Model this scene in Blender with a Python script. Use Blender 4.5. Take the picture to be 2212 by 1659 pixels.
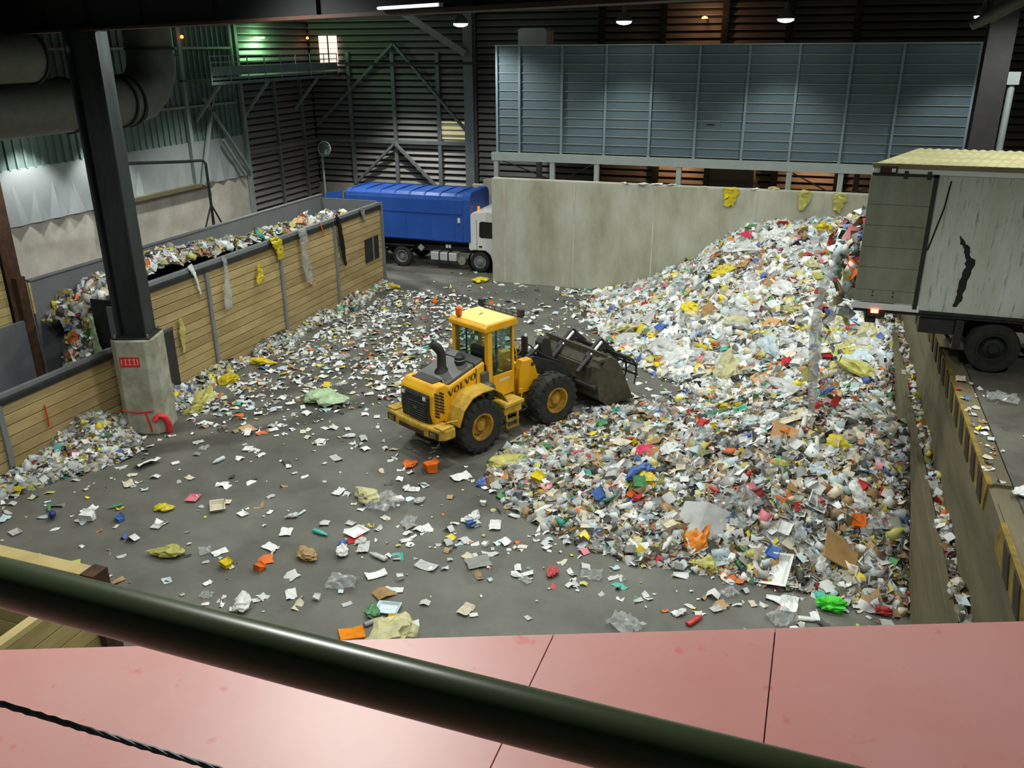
import bpy, bmesh, math, random
import numpy as np
from mathutils import Vector, Matrix
random.seed(7); rng = np.random.default_rng(11)
for o in list(bpy.data.objects): bpy.data.objects.remove(o, do_unlink=True)
SC = bpy.context.scene; COL = SC.collection
PI = math.pi
# ------------------------------------------------------------------ camera
def R_(d): return math.radians(d)
CAM_F, PITCH, YAW, ROLL, CAM_H = 1860.0, 21.5, 19.4, -0.36, 10.0
p, y, r = R_(PITCH), R_(YAW), R_(ROLL)
F = Vector((-math.sin(y)*math.cos(p), math.cos(y)*math.cos(p), -math.sin(p)))
rt = Vector((math.cos(y), math.sin(y), 0)); up = rt.cross(F)
RT = rt*math.cos(r) + up*math.sin(r); UP = -rt*math.sin(r) + up*math.cos(r)
cd = bpy.data.cameras.new('camera'); cam = bpy.data.objects.new('camera', cd); COL.objects.link(cam)
cam.matrix_world = Matrix(((RT.x, UP.x, -F.x, 0), (RT.y, UP.y, -F.y, 0), (RT.z, UP.z, -F.z, CAM_H), (0, 0, 0, 1)))
cd.sensor_width = 36; cd.lens = CAM_F/2212*36; cd.clip_start = 0.05; cd.clip_end = 300
SC.camera = cam
# ------------------------------------------------------------------ world, exposure
w = bpy.data.worlds.new('world'); SC.world = w; w.use_nodes = True
w.node_tree.nodes['Background'].inputs[0].default_value = (0.5, 0.6, 0.6, 1)
w.node_tree.nodes['Background'].inputs[1].default_value = 0.02
vs = SC.view_settings
vs.view_transform = 'Standard'; vs.look = 'None'; vs.gamma = 1; vs.use_curve_mapping = False
vs.exposure = 1.42
LAMP_W = 560.0
# ------------------------------------------------------------------ colour and materials
def lin(c):
    return tuple((v/255/12.92 if v/255 <= .04045 else ((v/255+.055)/1.055)**2.4) for v in c)
MATS = {}
def mat(name, rgb, rough=.7, metal=0., var=.18, scale=3., bump=0., rgb2=None, stretch=(1, 1, 1), spec=.5, objrand=0.):
    if name in MATS: return MATS[name]
    m = bpy.data.materials.new(name); m.use_nodes = True; MATS[name] = m
    nt = m.node_tree; N = nt.nodes; L = nt.links; b = N['Principled BSDF']
    b.inputs['Roughness'].default_value = rough; b.inputs['Metallic'].default_value = metal
    b.inputs['Specular IOR Level'].default_value = spec
    tc = N.new('ShaderNodeTexCoord'); mp = N.new('ShaderNodeMapping'); mp.inputs['Scale'].default_value = stretch
    L.new(tc.outputs['Object'], mp.inputs[0])
    src = mp.outputs[0]
    if objrand:
        oi = N.new('ShaderNodeObjectInfo'); ad = N.new('ShaderNodeVectorMath'); ad.operation = 'ADD'
        sc_ = N.new('ShaderNodeVectorMath'); sc_.operation = 'SCALE'; sc_.inputs[3].default_value = 40
        cmb = N.new('ShaderNodeCombineXYZ')
        for i in range(3): L.new(oi.outputs['Random'], cmb.inputs[i])
        L.new(cmb.outputs[0], sc_.inputs[0]); L.new(sc_.outputs[0], ad.inputs[0]); L.new(src, ad.inputs[1]); src = ad.outputs[0]
    n1 = N.new('ShaderNodeTexNoise'); n1.inputs['Scale'].default_value = scale; n1.inputs['Detail'].default_value = 6; n1.inputs['Roughness'].default_value = .65
    L.new(src, n1.inputs['Vector'])
    cr = N.new('ShaderNodeValToRGB'); c = lin(rgb); c2 = lin(rgb2) if rgb2 else None
    a = tuple(v*(1-var) for v in c) if c2 is None else c2
    bb = tuple(min(1, v*(1+var)) for v in c) if c2 is None else c
    cr.color_ramp.elements[0].position = .32; cr.color_ramp.elements[1].position = .68
    cr.color_ramp.elements[0].color = (*a, 1); cr.color_ramp.elements[1].color = (*bb, 1)
    L.new(n1.outputs['Fac'], cr.inputs[0])
    out = cr.outputs[0]
    if objrand:
        mx = N.new('ShaderNodeMix'); mx.data_type = 'RGBA'; mx.blend_type = 'MULTIPLY'; mx.inputs[0].default_value = 1
        mr = N.new('ShaderNodeMapRange'); mr.inputs[3].default_value = 1-objrand; mr.inputs[4].default_value = 1+objrand*.5
        L.new(oi.outputs['Random'], mr.inputs[0]); L.new(out, mx.inputs[6]); L.new(mr.outputs[0], mx.inputs[7]); out = mx.outputs[2]
    L.new(out, b.inputs['Base Color'])
    if bump:
        bp = N.new('ShaderNodeBump'); bp.inputs['Strength'].default_value = bump; bp.inputs['Distance'].default_value = .02
        L.new(n1.outputs['Fac'], bp.inputs['Height']); L.new(bp.outputs[0], b.inputs['Normal'])
    return m
def emit(name, rgb, s):
    if name in MATS: return MATS[name]
    m = bpy.data.materials.new(name); m.use_nodes = True; MATS[name] = m
    b = m.node_tree.nodes['Principled BSDF']
    b.inputs['Base Color'].default_value = (*lin(rgb), 1); b.inputs['Emission Color'].default_value = (*lin(rgb), 1); b.inputs['Emission Strength'].default_value = s
    return m
def glass_mat(name, rgb, rough=.05):
    if name in MATS: return MATS[name]
    m = bpy.data.materials.new(name); m.use_nodes = True; MATS[name] = m
    nt = m.node_tree; N = nt.nodes; L = nt.links
    N.remove(N['Principled BSDF']); o = N['Material Output']
    t = N.new('ShaderNodeBsdfTransparent'); t.inputs[0].default_value = (*lin(rgb), 1)
    g = N.new('ShaderNodeBsdfGlossy'); g.inputs['Roughness'].default_value = rough
    mx = N.new('ShaderNodeMixShader'); mx.inputs[0].default_value = .1; L.new(t.outputs[0], mx.inputs[1]); L.new(g.outputs[0], mx.inputs[2]); L.new(mx.outputs[0], o.inputs[0])
    return m
def object_colour_mat(name, rough, spec=.5, var=.25, scale=9, transl=0.):
    m = bpy.data.materials.new(name); m.use_nodes = True; MATS[name] = m
    nt = m.node_tree; N = nt.nodes; L = nt.links; b = N['Principled BSDF']
    b.inputs['Roughness'].default_value = rough; b.inputs['Specular IOR Level'].default_value = spec
    if transl: b.inputs['Alpha'].default_value = 1-transl
    oi = N.new('ShaderNodeObjectInfo'); tc = N.new('ShaderNodeTexCoord'); n1 = N.new('ShaderNodeTexNoise')
    n1.inputs['Scale'].default_value = scale; n1.inputs['Detail'].default_value = 4
    L.new(tc.outputs['Object'], n1.inputs['Vector'])
    mr = N.new('ShaderNodeMapRange'); mr.inputs[1].default_value = .35; mr.inputs[2].default_value = .65; mr.inputs[3].default_value = 1-var; mr.inputs[4].default_value = 1
    L.new(n1.outputs['Fac'], mr.inputs[0])
    mx = N.new('ShaderNodeMix'); mx.data_type = 'RGBA'; mx.blend_type = 'MULTIPLY'; mx.inputs[0].default_value = 1
    L.new(oi.outputs['Color'], mx.inputs[6]); L.new(mr.outputs[0], mx.inputs[7]); L.new(mx.outputs[2], b.inputs['Base Color'])
    return m
def attr_mat(name, rough):
    m = bpy.data.materials.new(name); m.use_nodes = True; MATS[name] = m
    nt = m.node_tree; b = nt.nodes['Principled BSDF']; b.inputs['Roughness'].default_value = rough
    at = nt.nodes.new('ShaderNodeAttribute'); at.attribute_name = 'Col'; nt.links.new(at.outputs['Color'], b.inputs['Base Color'])
    return m
# ------------------------------------------------------------------ mesh helpers
class MB:
    def __init__(s): s.v = []; s.f = []
    def add(s, vs_, fs_):
        o = len(s.v); s.v += [tuple(q) for q in vs_]; s.f += [tuple(i+o for i in f) for f in fs_]; return s
    def box(s, x0, x1, y0, y1, z0, z1):
        return s.add([(x0, y0, z0), (x1, y0, z0), (x1, y1, z0), (x0, y1, z0), (x0, y0, z1), (x1, y0, z1), (x1, y1, z1), (x0, y1, z1)],
                     [(0, 3, 2, 1), (4, 5, 6, 7), (0, 1, 5, 4), (1, 2, 6, 5), (2, 3, 7, 6), (3, 0, 4, 7)])
    def beam(s, a, b, w, h, upv=(0, 0, 1)):
        a = Vector(a); b = Vector(b); d = (b-a).normalized(); u = Vector(upv)
        if abs(d.dot(u)) > .98: u = Vector((0, 1, 0)) if abs(d.y) < .9 else Vector((1, 0, 0))
        sd = d.cross(u).normalized(); u = sd.cross(d).normalized()
        P = []
        for q in (a, b):
            for i, j in ((-1, -1), (1, -1), (1, 1), (-1, 1)): P.append(q+sd*(i*w/2)+u*(j*h/2))
        return s.add(P, [(3, 2, 1, 0), (4, 5, 6, 7), (0, 1, 5, 4), (1, 2, 6, 5), (2, 3, 7, 6), (3, 0, 4, 7)])
    def prism(s, poly, axis, a, b):
        n = len(poly); P = []
        for t in (a, b):
            for (q, r_) in poly: P.append({'x': (t, q, r_), 'y': (q, t, r_), 'z': (q, r_, t)}[axis])
        fs_ = [tuple(range(n))[::-1], tuple(range(n, 2*n))]
        for i in range(n): j = (i+1) % n; fs_.append((i, j, j+n, i+n))
        return s.add(P, fs_)
    def tube(s, path, r, n=8, cap=True):
        path = [Vector(q) for q in path]; m = len(path)
        rs = r if hasattr(r, '__len__') else [r]*m
        P = []; prev = None
        for i, q in enumerate(path):
            d = (path[min(i+1, m-1)]-path[max(i-1, 0)]).normalized()
            if prev is None:
                u = Vector((0, 0, 1)) if abs(d.z) < .9 else Vector((1, 0, 0))
            else: u = prev
            sd = d.cross(u).normalized(); u = sd.cross(d).normalized(); prev = u
            for k in range(n):
                a = 2*PI*k/n; P.append(q+(sd*math.cos(a)+u*math.sin(a))*rs[i])
        fs_ = []
        for i in range(m-1):
            for k in range(n): k2 = (k+1) % n; fs_.append((i*n+k, i*n+k2, (i+1)*n+k2, (i+1)*n+k))
        if cap: fs_ += [tuple(range(n))[::-1], tuple((m-1)*n+k for k in range(n))]
        return s.add(P, fs_)
    def lathe(s, prof, n=24, M=None, cap=False):
        P = []; m = len(prof)
        for (r_, z) in prof:
            for k in range(n): a = 2*PI*k/n; P.append(Vector((r_*math.cos(a), r_*math.sin(a), z)))
        if M is not None: P = [M @ q for q in P]
        fs_ = []
        for i in range(m-1):
            for k in range(n): k2 = (k+1) % n; fs_.append((i*n+k, i*n+k2, (i+1)*n+k2, (i+1)*n+k))
        if cap: fs_ += [tuple(range(n))[::-1], tuple((m-1)*n+k for k in range(n))]
        return s.add(P, fs_)
    def mesh(s, name):
        me = bpy.data.meshes.new(name); me.from_pydata(s.v, [], s.f); me.update(); return me
    def build(s, name, m, parent=None, smooth=False, bevel=0., fix=True):
        me = s.mesh(name)
        if fix:
            bm = bmesh.new(); bm.from_mesh(me); bmesh.ops.recalc_face_normals(bm, faces=bm.faces); bm.to_mesh(me); bm.free()
        return obj(name, me, m, parent, smooth, bevel)
def obj(name, me, m, parent=None, smooth=False, bevel=0.):
    if m is not None and not me.materials: me.materials.append(m)
    if smooth:
        me.polygons.foreach_set('use_smooth', [True]*len(me.polygons))
        try: me.set_sharp_from_angle(angle=R_(40))
        except Exception: pass
    o = bpy.data.objects.new(name, me); COL.objects.link(o)
    if parent is not None: o.parent = parent
    if bevel:
        b = o.modifiers.new('bevel', 'BEVEL'); b.width = bevel; b.segments = 2; b.limit_method = 'ANGLE'; b.angle_limit = R_(35)
    return o
def tag(o, label=None, cat=None, group=None, kind=None):
    if label: o['label'] = label
    if cat: o['category'] = cat
    if group: o['group'] = group
    if kind: o['kind'] = kind
    return o
def thing(name, label, cat, loc=(0, 0, 0), rotz=0., group=None):
    o = bpy.data.objects.new(name, None); COL.objects.link(o); o.location = loc; o.rotation_euler = (0, 0, rotz)
    o.empty_display_size = .2
    return tag(o, label, cat, group)
def dup(o, parent, loc=None, rot=None, scale=None):
    c = o.copy(); COL.objects.link(c); c.parent = parent
    if loc is not None: c.location = loc
    if rot is not None: c.rotation_euler = rot
    if scale is not None: c.scale = scale
    return c
def bx(name, m, parent, *b, bevel=0.): return MB().box(*b).build(name, m, parent, bevel=bevel)
def struct(o): o['kind'] = 'structure'; return o
# ------------------------------------------------------------------ palette
M_conc = mat('concrete_wall', (192, 192, 180), .85, rgb2=(146, 146, 122), scale=.6, stretch=(1, 1, .45), bump=.15)
M_concl = mat('concrete_pale', (204, 198, 188), .85, rgb2=(168, 160, 146), scale=.9, bump=.1)
M_dockc = mat('concrete_dock', (118, 110, 84), .8, rgb2=(84, 78, 58), scale=1.3, stretch=(1, .25, 1.6), bump=.1)
M_dockf = mat('dock_surface', (104, 102, 92), .85, rgb2=(66, 64, 58), scale=1.1, bump=.1)
M_base = mat('column_concrete', (178, 180, 162), .85, rgb2=(126, 124, 106), scale=1.6, bump=.2)
M_wood = mat('bunker_timber', (186, 164, 116), .85, rgb2=(152, 130, 82), scale=1.6, stretch=(1, .35, 1.4), objrand=.16, bump=.03)
M_wood2 = mat('pale_timber', (206, 188, 128), .75, rgb2=(168, 146, 92), scale=2.5, stretch=(.3, .3, 2), objrand=.2)
M_steel = mat('grey_steel', (128, 132, 134), .55, .3, var=.12, scale=2)
M_liner = mat('liner_steel', (124, 128, 132), .5, .25, var=.1, scale=1.2)
M_darksteel = mat('dark_steel', (52, 56, 54), .6, .3, rgb2=(34, 34, 32), scale=3)
M_column = mat('column_steel', (58, 66, 66), .55, .3, rgb2=(38, 42, 42), scale=2, stretch=(1, 1, .2))
M_rust = mat('rust_steel', (92, 62, 40), .8, .2, rgb2=(52, 36, 26), scale=4)
M_frame = mat('painted_frame', (150, 160, 158), .5, .1, var=.08, scale=2)
M_blue = mat('blue_grey_cladding', (94, 112, 122), .45, .1, var=.05, scale=1.5)
M_blue2 = mat('blue_grey_upright', (126, 144, 152), .45, .1, var=.05, scale=1.5)
M_slat = mat('louvre_slat', (158, 154, 150), .55, .2, rgb2=(128, 124, 122), scale=2, stretch=(.2, 1, 1))
M_backing = mat('louvre_backing', (44, 42, 44), .9)
M_clad = mat('green_grey_cladding', (112, 132, 126), .6, .1, var=.12, scale=1.2)
M_sheet = mat('smooth_wall_sheet', (160, 166, 166), .5, .15, var=.06, scale=1.5)
M_galv = mat('galvanised_duct', (112, 114, 106), .6, .45, var=.15, scale=2.5)
M_roof = mat('roof_sheet', (26, 26, 29), .9)
M_girder = mat('girder_paint', (66, 40, 30), .7, var=.2, scale=2)
M_rubber = mat('tyre_rubber', (58, 58, 54), .9, rgb2=(38, 38, 36), scale=6, spec=.25)
M_yel = mat('loader_yellow', (236, 178, 22), .45, rgb2=(214, 152, 14), scale=1.5)
M_yeld = mat('loader_yellow_dusty', (206, 172, 66), .7, rgb2=(160, 122, 34), scale=3)
M_rim = mat('rim_yellow_dirty', (196, 150, 34), .7, rgb2=(104, 70, 26), scale=3.5)
M_roofy = mat('cab_roof_yellow', (240, 206, 120), .7, var=.06, scale=2)
M_black = mat('black_plastic', (40, 40, 40), .55, var=.2, scale=3)
M_grey = mat('hood_grey', (78, 80, 76), .45, var=.12, scale=3)
M_bucket = mat('bucket_steel', (88, 82, 66), .6, .2, rgb2=(58, 54, 44), scale=4)
M_chrome = mat('chrome_rod', (226, 228, 230), .3, .5, var=.03)
M_white = mat('white_paint', (226, 228, 226), .4, var=.04)
M_cont = mat('blue_container', (38, 84, 168), .45, var=.1, scale=1.2)
M_red = mat('red_paint', (206, 40, 44), .6, var=.15)
M_glass = glass_mat('cab_glass', (196, 220, 214))
M_dglass = mat('dark_window', (22, 26, 28), .15, var=.1)
M_lid = mat('trailer_roof', (158, 154, 112), .85, rgb2=(118, 112, 76), scale=2, stretch=(.3, 1, 1))
M_tdoor = mat('trailer_door', (148, 152, 136), .7, rgb2=(116, 116, 98), scale=1.6, stretch=(1, 1, .4))
M_ledge = mat('ledge_paint', (231, 170, 164), .42, rgb2=(226, 150, 142), scale=1.6)
M_rail = mat('rail_paint', (88, 100, 70), .3, var=.05, scale=4)
M_yelstripe = mat('kerb_yellow', (150, 126, 44), .85, rgb2=(96, 80, 34), scale=4)
M_blkstripe = mat('kerb_black', (40, 34, 24), .85, rgb2=(60, 50, 30), scale=4)
def spot_ledge():
    nt = M_ledge.node_tree; N = nt.nodes; L = nt.links; b_ = N['Principled BSDF']; base = b_.inputs['Base Color'].links[0].from_socket
    tc = N.new('ShaderNodeTexCoord'); n = N.new('ShaderNodeTexNoise'); n.inputs['Scale'].default_value = 16; n.inputs['Detail'].default_value = 3; L.new(tc.outputs['Object'], n.inputs['Vector'])
    mr = N.new('ShaderNodeMapRange'); mr.inputs[1].default_value = .66; mr.inputs[2].default_value = .74; mr.inputs[4].default_value = .75; L.new(n.outputs['Fac'], mr.inputs[0])
    mx = N.new('ShaderNodeMix'); mx.data_type = 'RGBA'; L.new(mr.outputs[0], mx.inputs[0]); L.new(base, mx.inputs[6]); mx.inputs[7].default_value = (*lin((228, 112, 108)), 1); L.new(mx.outputs[2], b_.inputs['Base Color'])
spot_ledge()
# floor: dark dusty concrete with tyre arcs, dark patches and scuffs
def floor_mat():
    m = mat('pit_floor', (110, 109, 101), .62, rgb2=(82, 81, 74), scale=.55, bump=.12)
    nt = m.node_tree; N = nt.nodes; L = nt.links; b = N['Principled BSDF']
    base = b.inputs['Base Color'].links[0].from_socket
    tc = N.new('ShaderNodeTexCoord'); P_ = tc.outputs['Object']
    def math_(op, *a):
        n = N.new('ShaderNodeMath'); n.operation = op
        for i, q in enumerate(a):
            if isinstance(q, (int, float)): n.inputs[i].default_value = q
            else: L.new(q, n.inputs[i])
        return n.outputs[0]
    nz = N.new('ShaderNodeTexNoise'); nz.inputs['Scale'].default_value = 1.1; nz.inputs['Detail'].default_value = 5; L.new(P_, nz.inputs['Vector'])
    def ring(cx, cy, rad, wd):
        d = N.new('ShaderNodeVectorMath'); d.operation = 'DISTANCE'; L.new(P_, d.inputs[0]); d.inputs[1].default_value = (cx, cy, 0)
        e = math_('ABSOLUTE', math_('SUBTRACT', math_('ADD', d.outputs['Value'], math_('MULTIPLY', nz.outputs['Fac'], .5)), rad+.25))
        mr = N.new('ShaderNodeMapRange'); mr.interpolation_type = 'SMOOTHSTEP'; mr.inputs[1].default_value = wd*.35; mr.inputs[2].default_value = wd; mr.inputs[3].default_value = 1; mr.inputs[4].default_value = 0
        L.new(e, mr.inputs[0]); return mr.outputs[0]
    def blob(cx, cy, sx, sy, wob=1.0):
        sp = N.new('ShaderNodeSeparateXYZ'); L.new(P_, sp.inputs[0])
        dx = math_('DIVIDE', math_('SUBTRACT', sp.outputs[0], cx), sx); dy = math_('DIVIDE', math_('SUBTRACT', sp.outputs[1], cy), sy)
        d = math_('ADD', math_('SQRT', math_('ADD', math_('MULTIPLY', dx, dx), math_('MULTIPLY', dy, dy))), math_('MULTIPLY', math_('SUBTRACT', nz.outputs['Fac'], .5), wob))
        mr = N.new('ShaderNodeMapRange'); mr.interpolation_type = 'SMOOTHSTEP'; mr.inputs[1].default_value = .8; mr.inputs[2].default_value = 1.05; mr.inputs[3].default_value = 1; mr.inputs[4].default_value = 0
        L.new(d, mr.inputs[0]); return mr.outputs[0]
    cur = base
    def mul(fac, k):
        nonlocal cur
        mx = N.new('ShaderNodeMix'); mx.data_type = 'RGBA'; mx.blend_type = 'MULTIPLY'
        L.new(math_('MULTIPLY', fac, 1.0), mx.inputs[0]); L.new(cur, mx.inputs[6]); mx.inputs[7].default_value = (k, k, k, 1); cur = mx.outputs[2]
    for rad in (8.6, 9.9, 11.2): mul(ring(-22.5, 25.5, rad, .55), .55)
    mul(blob(-7.4, 16.7, 1.5, 1.7), .72); mul(blob(-5.6, 14.2, .35, 1.0, .6), .78)
    mul(blob(-12.2, 17.0, 1.6, 2.6), .85); mul(blob(-9.5, 12.5, 1.8, 1.2), .86)
    # pale scuffs
    n2 = N.new('ShaderNodeTexNoise'); n2.inputs['Scale'].default_value = 2.2; n2.inputs['Detail'].default_value = 9
    mp = N.new('ShaderNodeMapping'); mp.inputs['Scale'].default_value = (1.3, .6, 1); mp.inputs['Rotation'].default_value = (0, 0, .35); L.new(P_, mp.inputs[0]); L.new(mp.outputs[0], n2.inputs['Vector'])
    mr = N.new('ShaderNodeMapRange'); mr.inputs[1].default_value = .62; mr.inputs[2].default_value = .8; mr.inputs[3].default_value = 0; mr.inputs[4].default_value = .25; L.new(n2.outputs['Fac'], mr.inputs[0])
    mx = N.new('ShaderNodeMix'); mx.data_type = 'RGBA'; L.new(mr.outputs[0], mx.inputs[0]); L.new(cur, mx.inputs[6]); mx.inputs[7].default_value = (*lin((138, 132, 120)), 1)
    L.new(mx.outputs[2], b.inputs['Base Color'])
    return m
M_floor = floor_mat()
# trailer side: pale panel with dark vertical streaks
def streak_mat():
    m = mat('trailer_side', (206, 214, 206), .6, rgb2=(176, 180, 160), scale=1.2, stretch=(1, 1, .3))
    nt = m.node_tree; N = nt.nodes; L = nt.links; b = N['Principled BSDF']; base = b.inputs['Base Color'].links[0].from_socket
    tc = N.new('ShaderNodeTexCoord'); mp = N.new('ShaderNodeMapping'); mp.inputs['Scale'].default_value = (9, 1, .9); L.new(tc.outputs['Object'], mp.inputs[0])
    n = N.new('ShaderNodeTexNoise'); n.inputs['Scale'].default_value = 1.6; n.inputs['Detail'].default_value = 8; n.inputs['Roughness'].default_value = .7; L.new(mp.outputs[0], n.inputs['Vector'])
    mr = N.new('ShaderNodeMapRange'); mr.inputs[1].default_value = .55; mr.inputs[2].default_value = .67; mr.inputs[4].default_value = .85; L.new(n.outputs['Fac'], mr.inputs[0])
    mx = N.new('ShaderNodeMix'); mx.data_type = 'RGBA'; L.new(mr.outputs[0], mx.inputs[0]); L.new(base, mx.inputs[6]); mx.inputs[7].default_value = (*lin((78, 72, 52)), 1)
    L.new(mx.outputs[2], b.inputs['Base Color']); return m
M_tside = streak_mat()
# ------------------------------------------------------------------ structure
fl = struct(bx('floor', M_floor, None, -40, 2.56, 0.5, 50, -.4, 0))
YB = 35.65
wb_ = struct(MB().box(-13.45, 16, YB, YB+.42, 0, 4.62).build('wall_back', M_conc, bevel=.02))
for i, x in enumerate((-12.85, -9.7, -6.3, -2.2, 2.0)):
    bx('joint_strip', M_concl, wb_, x-.03, x+.03, YB-.012, YB+.02, .02, 4.6)
wp = struct(MB().box(2.54, 2.68, 6, YB, 0, 2.1).build('wall_push', M_dockc, bevel=.01))
DX, DZ = 2.88, 3.9
wr = struct(MB().box(DX, 20, 4, YB, 0, DZ).build('wall_right', M_dockc))
bx('dock_surface', M_dockf, wr, DX+.34, 20, 4, YB, DZ, DZ+.03)
bx('kerb', M_dockc, wr, DX, DX+.31, 12.95, 18.3, DZ, DZ+.05)
bx('kerb', M_dockc, wr, DX, DX+.31, 18.4, YB, DZ, DZ+.05)
bx('kerb', M_dockc, wr, DX+.05, DX+.31, 5, 12.4, DZ, DZ+.02)
# hazard-striped steel edge of the dock
for (ya, yb) in ((12.9, 22.5), (8.4, 11.75)):
    bx('edge_plate', M_yelstripe, wr, DX-.03, DX+.05, ya, yb, DZ-.36, DZ+.055)
    st = None; yy = ya+.12
    while yy < yb-.62:
        if st is None:
            st = MB().add([(0, 0, 0), (0, .34, 0), (0, .62, .38), (0, .28, .38), (-.02, 0, 0), (-.02, .34, 0), (-.02, .62, .38), (-.02, .28, .38)],
                          [(0, 1, 2, 3), (7, 6, 5, 4), (0, 4, 5, 1), (1, 5, 6, 2), (2, 6, 7, 3), (3, 7, 4, 0)]).build('hazard_stripe', M_blkstripe, wr)
            st.location = (DX-.031, yy, DZ-.34)
        else: dup(st, wr, (DX-.031, yy, DZ-.34))
        yy += .72
struct(bx('ceiling', M_roof, None, -40, 25, -3, 50, 12.9, 13.1))
for i in range(9): bx('purlin', M_roof, bpy.data.objects['ceiling'], -40, 25, 2+i*5.5, 2.2+i*5.5, 12.6, 12.9)
# far louvred wall
FY = 43.0
wf = struct(bx('wall_far', M_backing, None, -26.9, 25, FY+.12, FY+.4, 2.9, 12.9))
bx('plinth', M_concl, wf, -26.9, 20, FY-.1, FY+.4, 0, 2.9)
slat_me = MB().add([(0, 0, 0), (1, 0, 0), (1, -.1, -.17), (0, -.1, -.17), (0, .015, .012), (1, .015, .012), (1, -.1, -.2), (0, -.1, -.2)],
                   [(0, 1, 2, 3), (4, 7, 6, 5), (0, 4, 5, 1), (3, 2, 6, 7), (0, 3, 7, 4), (1, 5, 6, 2)]).mesh('slat')
slat0 = obj('slat', slat_me, M_slat, wf); slat0.location = (-26.5, FY+.1, 3.2); slat0.scale = (9.1, 1, 1)
for i in range(1, 30): dup(slat0, wf, (-26.5, FY+.1, 3.2+i*.315))
for i in range(30): dup(slat0, wf, (-16.9, FY+.1, 3.2+i*.315), scale=(30, 1, 1))
bx('girt', M_steel, wf, -26.4, -17.4, FY-.16, FY-.02, 5.12, 5.3)
for x in (-24.2, -21.6, -19.05): bx('mullion', M_steel, wf, x-.1, x+.1, FY-.14, FY-.02, 2.9, 9.7)
for a, b in (((-21.6, 5.15), (-24.1, 2.95)), ((-21.6, 5.15), (-19.25, 2.95)), ((-21.4, 10.1), (-26.2, 6.0)), ((-21.4, 10.1), (-17.4, 5.8))):
    MB().beam((a[0], FY-.24, a[1]), (b[0], FY-.24, b[1]), .12, .2, (0, 1, 0)).build('brace', M_steel, wf)
cw = MB().box(-17.45, -16.95, FY-.5, FY-.44, 0, 12.6).box(-17.45, -16.95, FY-.06, FY, 0, 12.6).box(-17.22, -17.18, FY-.44, FY-.06, 0, 12.6)
cw.build('steel_column', M_steel, wf)
bx('rail', M_darksteel, wf, -24.5, -13.5, FY-.6, FY-.5, 9.1, 9.2)
for x in (-10.5, -7.6, -4.8, -2, .8): bx('mullion', M_darksteel, wf, x-.15, x+.15, FY-.2, FY-.02, 2.9, 12.5)
win = struct(bx('window_1', emit('lit_louvre', (236, 226, 172), .16), None, -19.0, -17.5, FY+.02, FY+.1, 5.42, 6.3))
for i in range(3): bx('glazing_bar', M_slat, win, -19.0, -17.5, FY-.005, FY+.02, 5.6+i*.24, 5.64+i*.24)
win2 = struct(bx('window_2', emit('lit_doorway', (240, 205, 196), .55), None, -25.82, -24.75, FY-.12, FY-.08, 9.05, 10.5))
for i in range(4): bx('glazing_bar', M_slat, win2, -25.82, -24.75, FY-.14, FY-.12, 9.3+i*.28, 9.32+i*.28)
bx('mullion', M_darksteel, win2, -25.3, -25.24, FY-.16, FY-.12, 9.05, 10.5)
# left side wall
LX = -26.5
wl = struct(bx('wall_left', M_backing, None, LX-.5, LX-.06, 10, FY, 4.1, 12.9))
bx('concrete_base', M_concl, wl, LX-.45, LX, 22.3, 36.5, 0, 4.12)
bx('timber_cap', M_dockc, wl, LX-.1, LX+.32, 26.4, 33.4, 4.12, 4.28)
bx('cladding', M_clad, wl, LX-.06, LX-.02, 10, 36.5, 6.02, 12.9)
rib = bx('cladding_rib', M_clad, wl, LX-.02, LX+.045, -.04, .04, 6.04, 12.8); rib.location.y = 14
for i in range(1, 62): dup(rib, wl, (0, 14+i*.36, 0))
bx('wall_sheet', M_sheet, wl, LX-.06, LX+.03, 14.5, 36.4, 4.14, 6.05)
fm = MB().add([(0, -.42, 0), (.11, 0, 0), (0, .42, 0), (0, 0, 1.25), (0, 0, 0)], [(0, 1, 3), (1, 2, 3), (0, 4, 1), (4, 2, 1)]).build('scallop_light_fold', M_sheet, wl, fix=False)  # folds added to a smooth sheet, shaped to imitate triangular light scallops
fm.location = (LX+.031, 15, 4.15)
for i in range(1, 25): dup(fm, wl, (LX+.031, 15+i*.88, 4.15), scale=(1, 1, (1, 1.25, .9, 1.1)[i % 4]))
for z in (7.5, 9.9): bx('girt', M_frame, wl, LX+.04, LX+.16, 12, 36, z, z+.1)
for yy, zz in ((32.4, 4.12), (36.4, 0)): MB().box(LX+.05, LX+.22, yy-.1, yy+.1, zz, 12.8).build('steel_post', M_frame, wl)
bx('girt', M_steel, wl, LX+.02, LX+.2, 36.5, 42.9, 5.1, 5.28)
sl = dup(slat0, wl, (LX-.05, 36.6, 3.2), (0, 0, PI/2), (6.3, 1, 1))
sl.rotation_euler = (0, 0, PI/2)
for i in range(-9, 30):
    if i: dup(sl, wl, (LX-.05, 36.6, 3.2+i*.315), (0, 0, PI/2), (6.3, 1, 1))
bx('backing', M_backing, wl, LX-.4, LX-.07, 36.5, FY, 0, 4.1)
for a, b in (((32.6, 4.2), (34.2, 8.2)), ((35.8, 4.2), (34.4, 6.0)), ((33.4, 7.9), (36.2, 4.4))):
    MB().beam((LX+.3, a[0], a[1]), (LX+.3, b[0], b[1]), .1, .14, (1, 0, 0)).build('brace', M_frame, wl)
for x in (39.2, 41.6): bx('mullion', M_steel, wl, LX, LX+.16, x-.08, x+.08, 0, 8.5)
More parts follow.
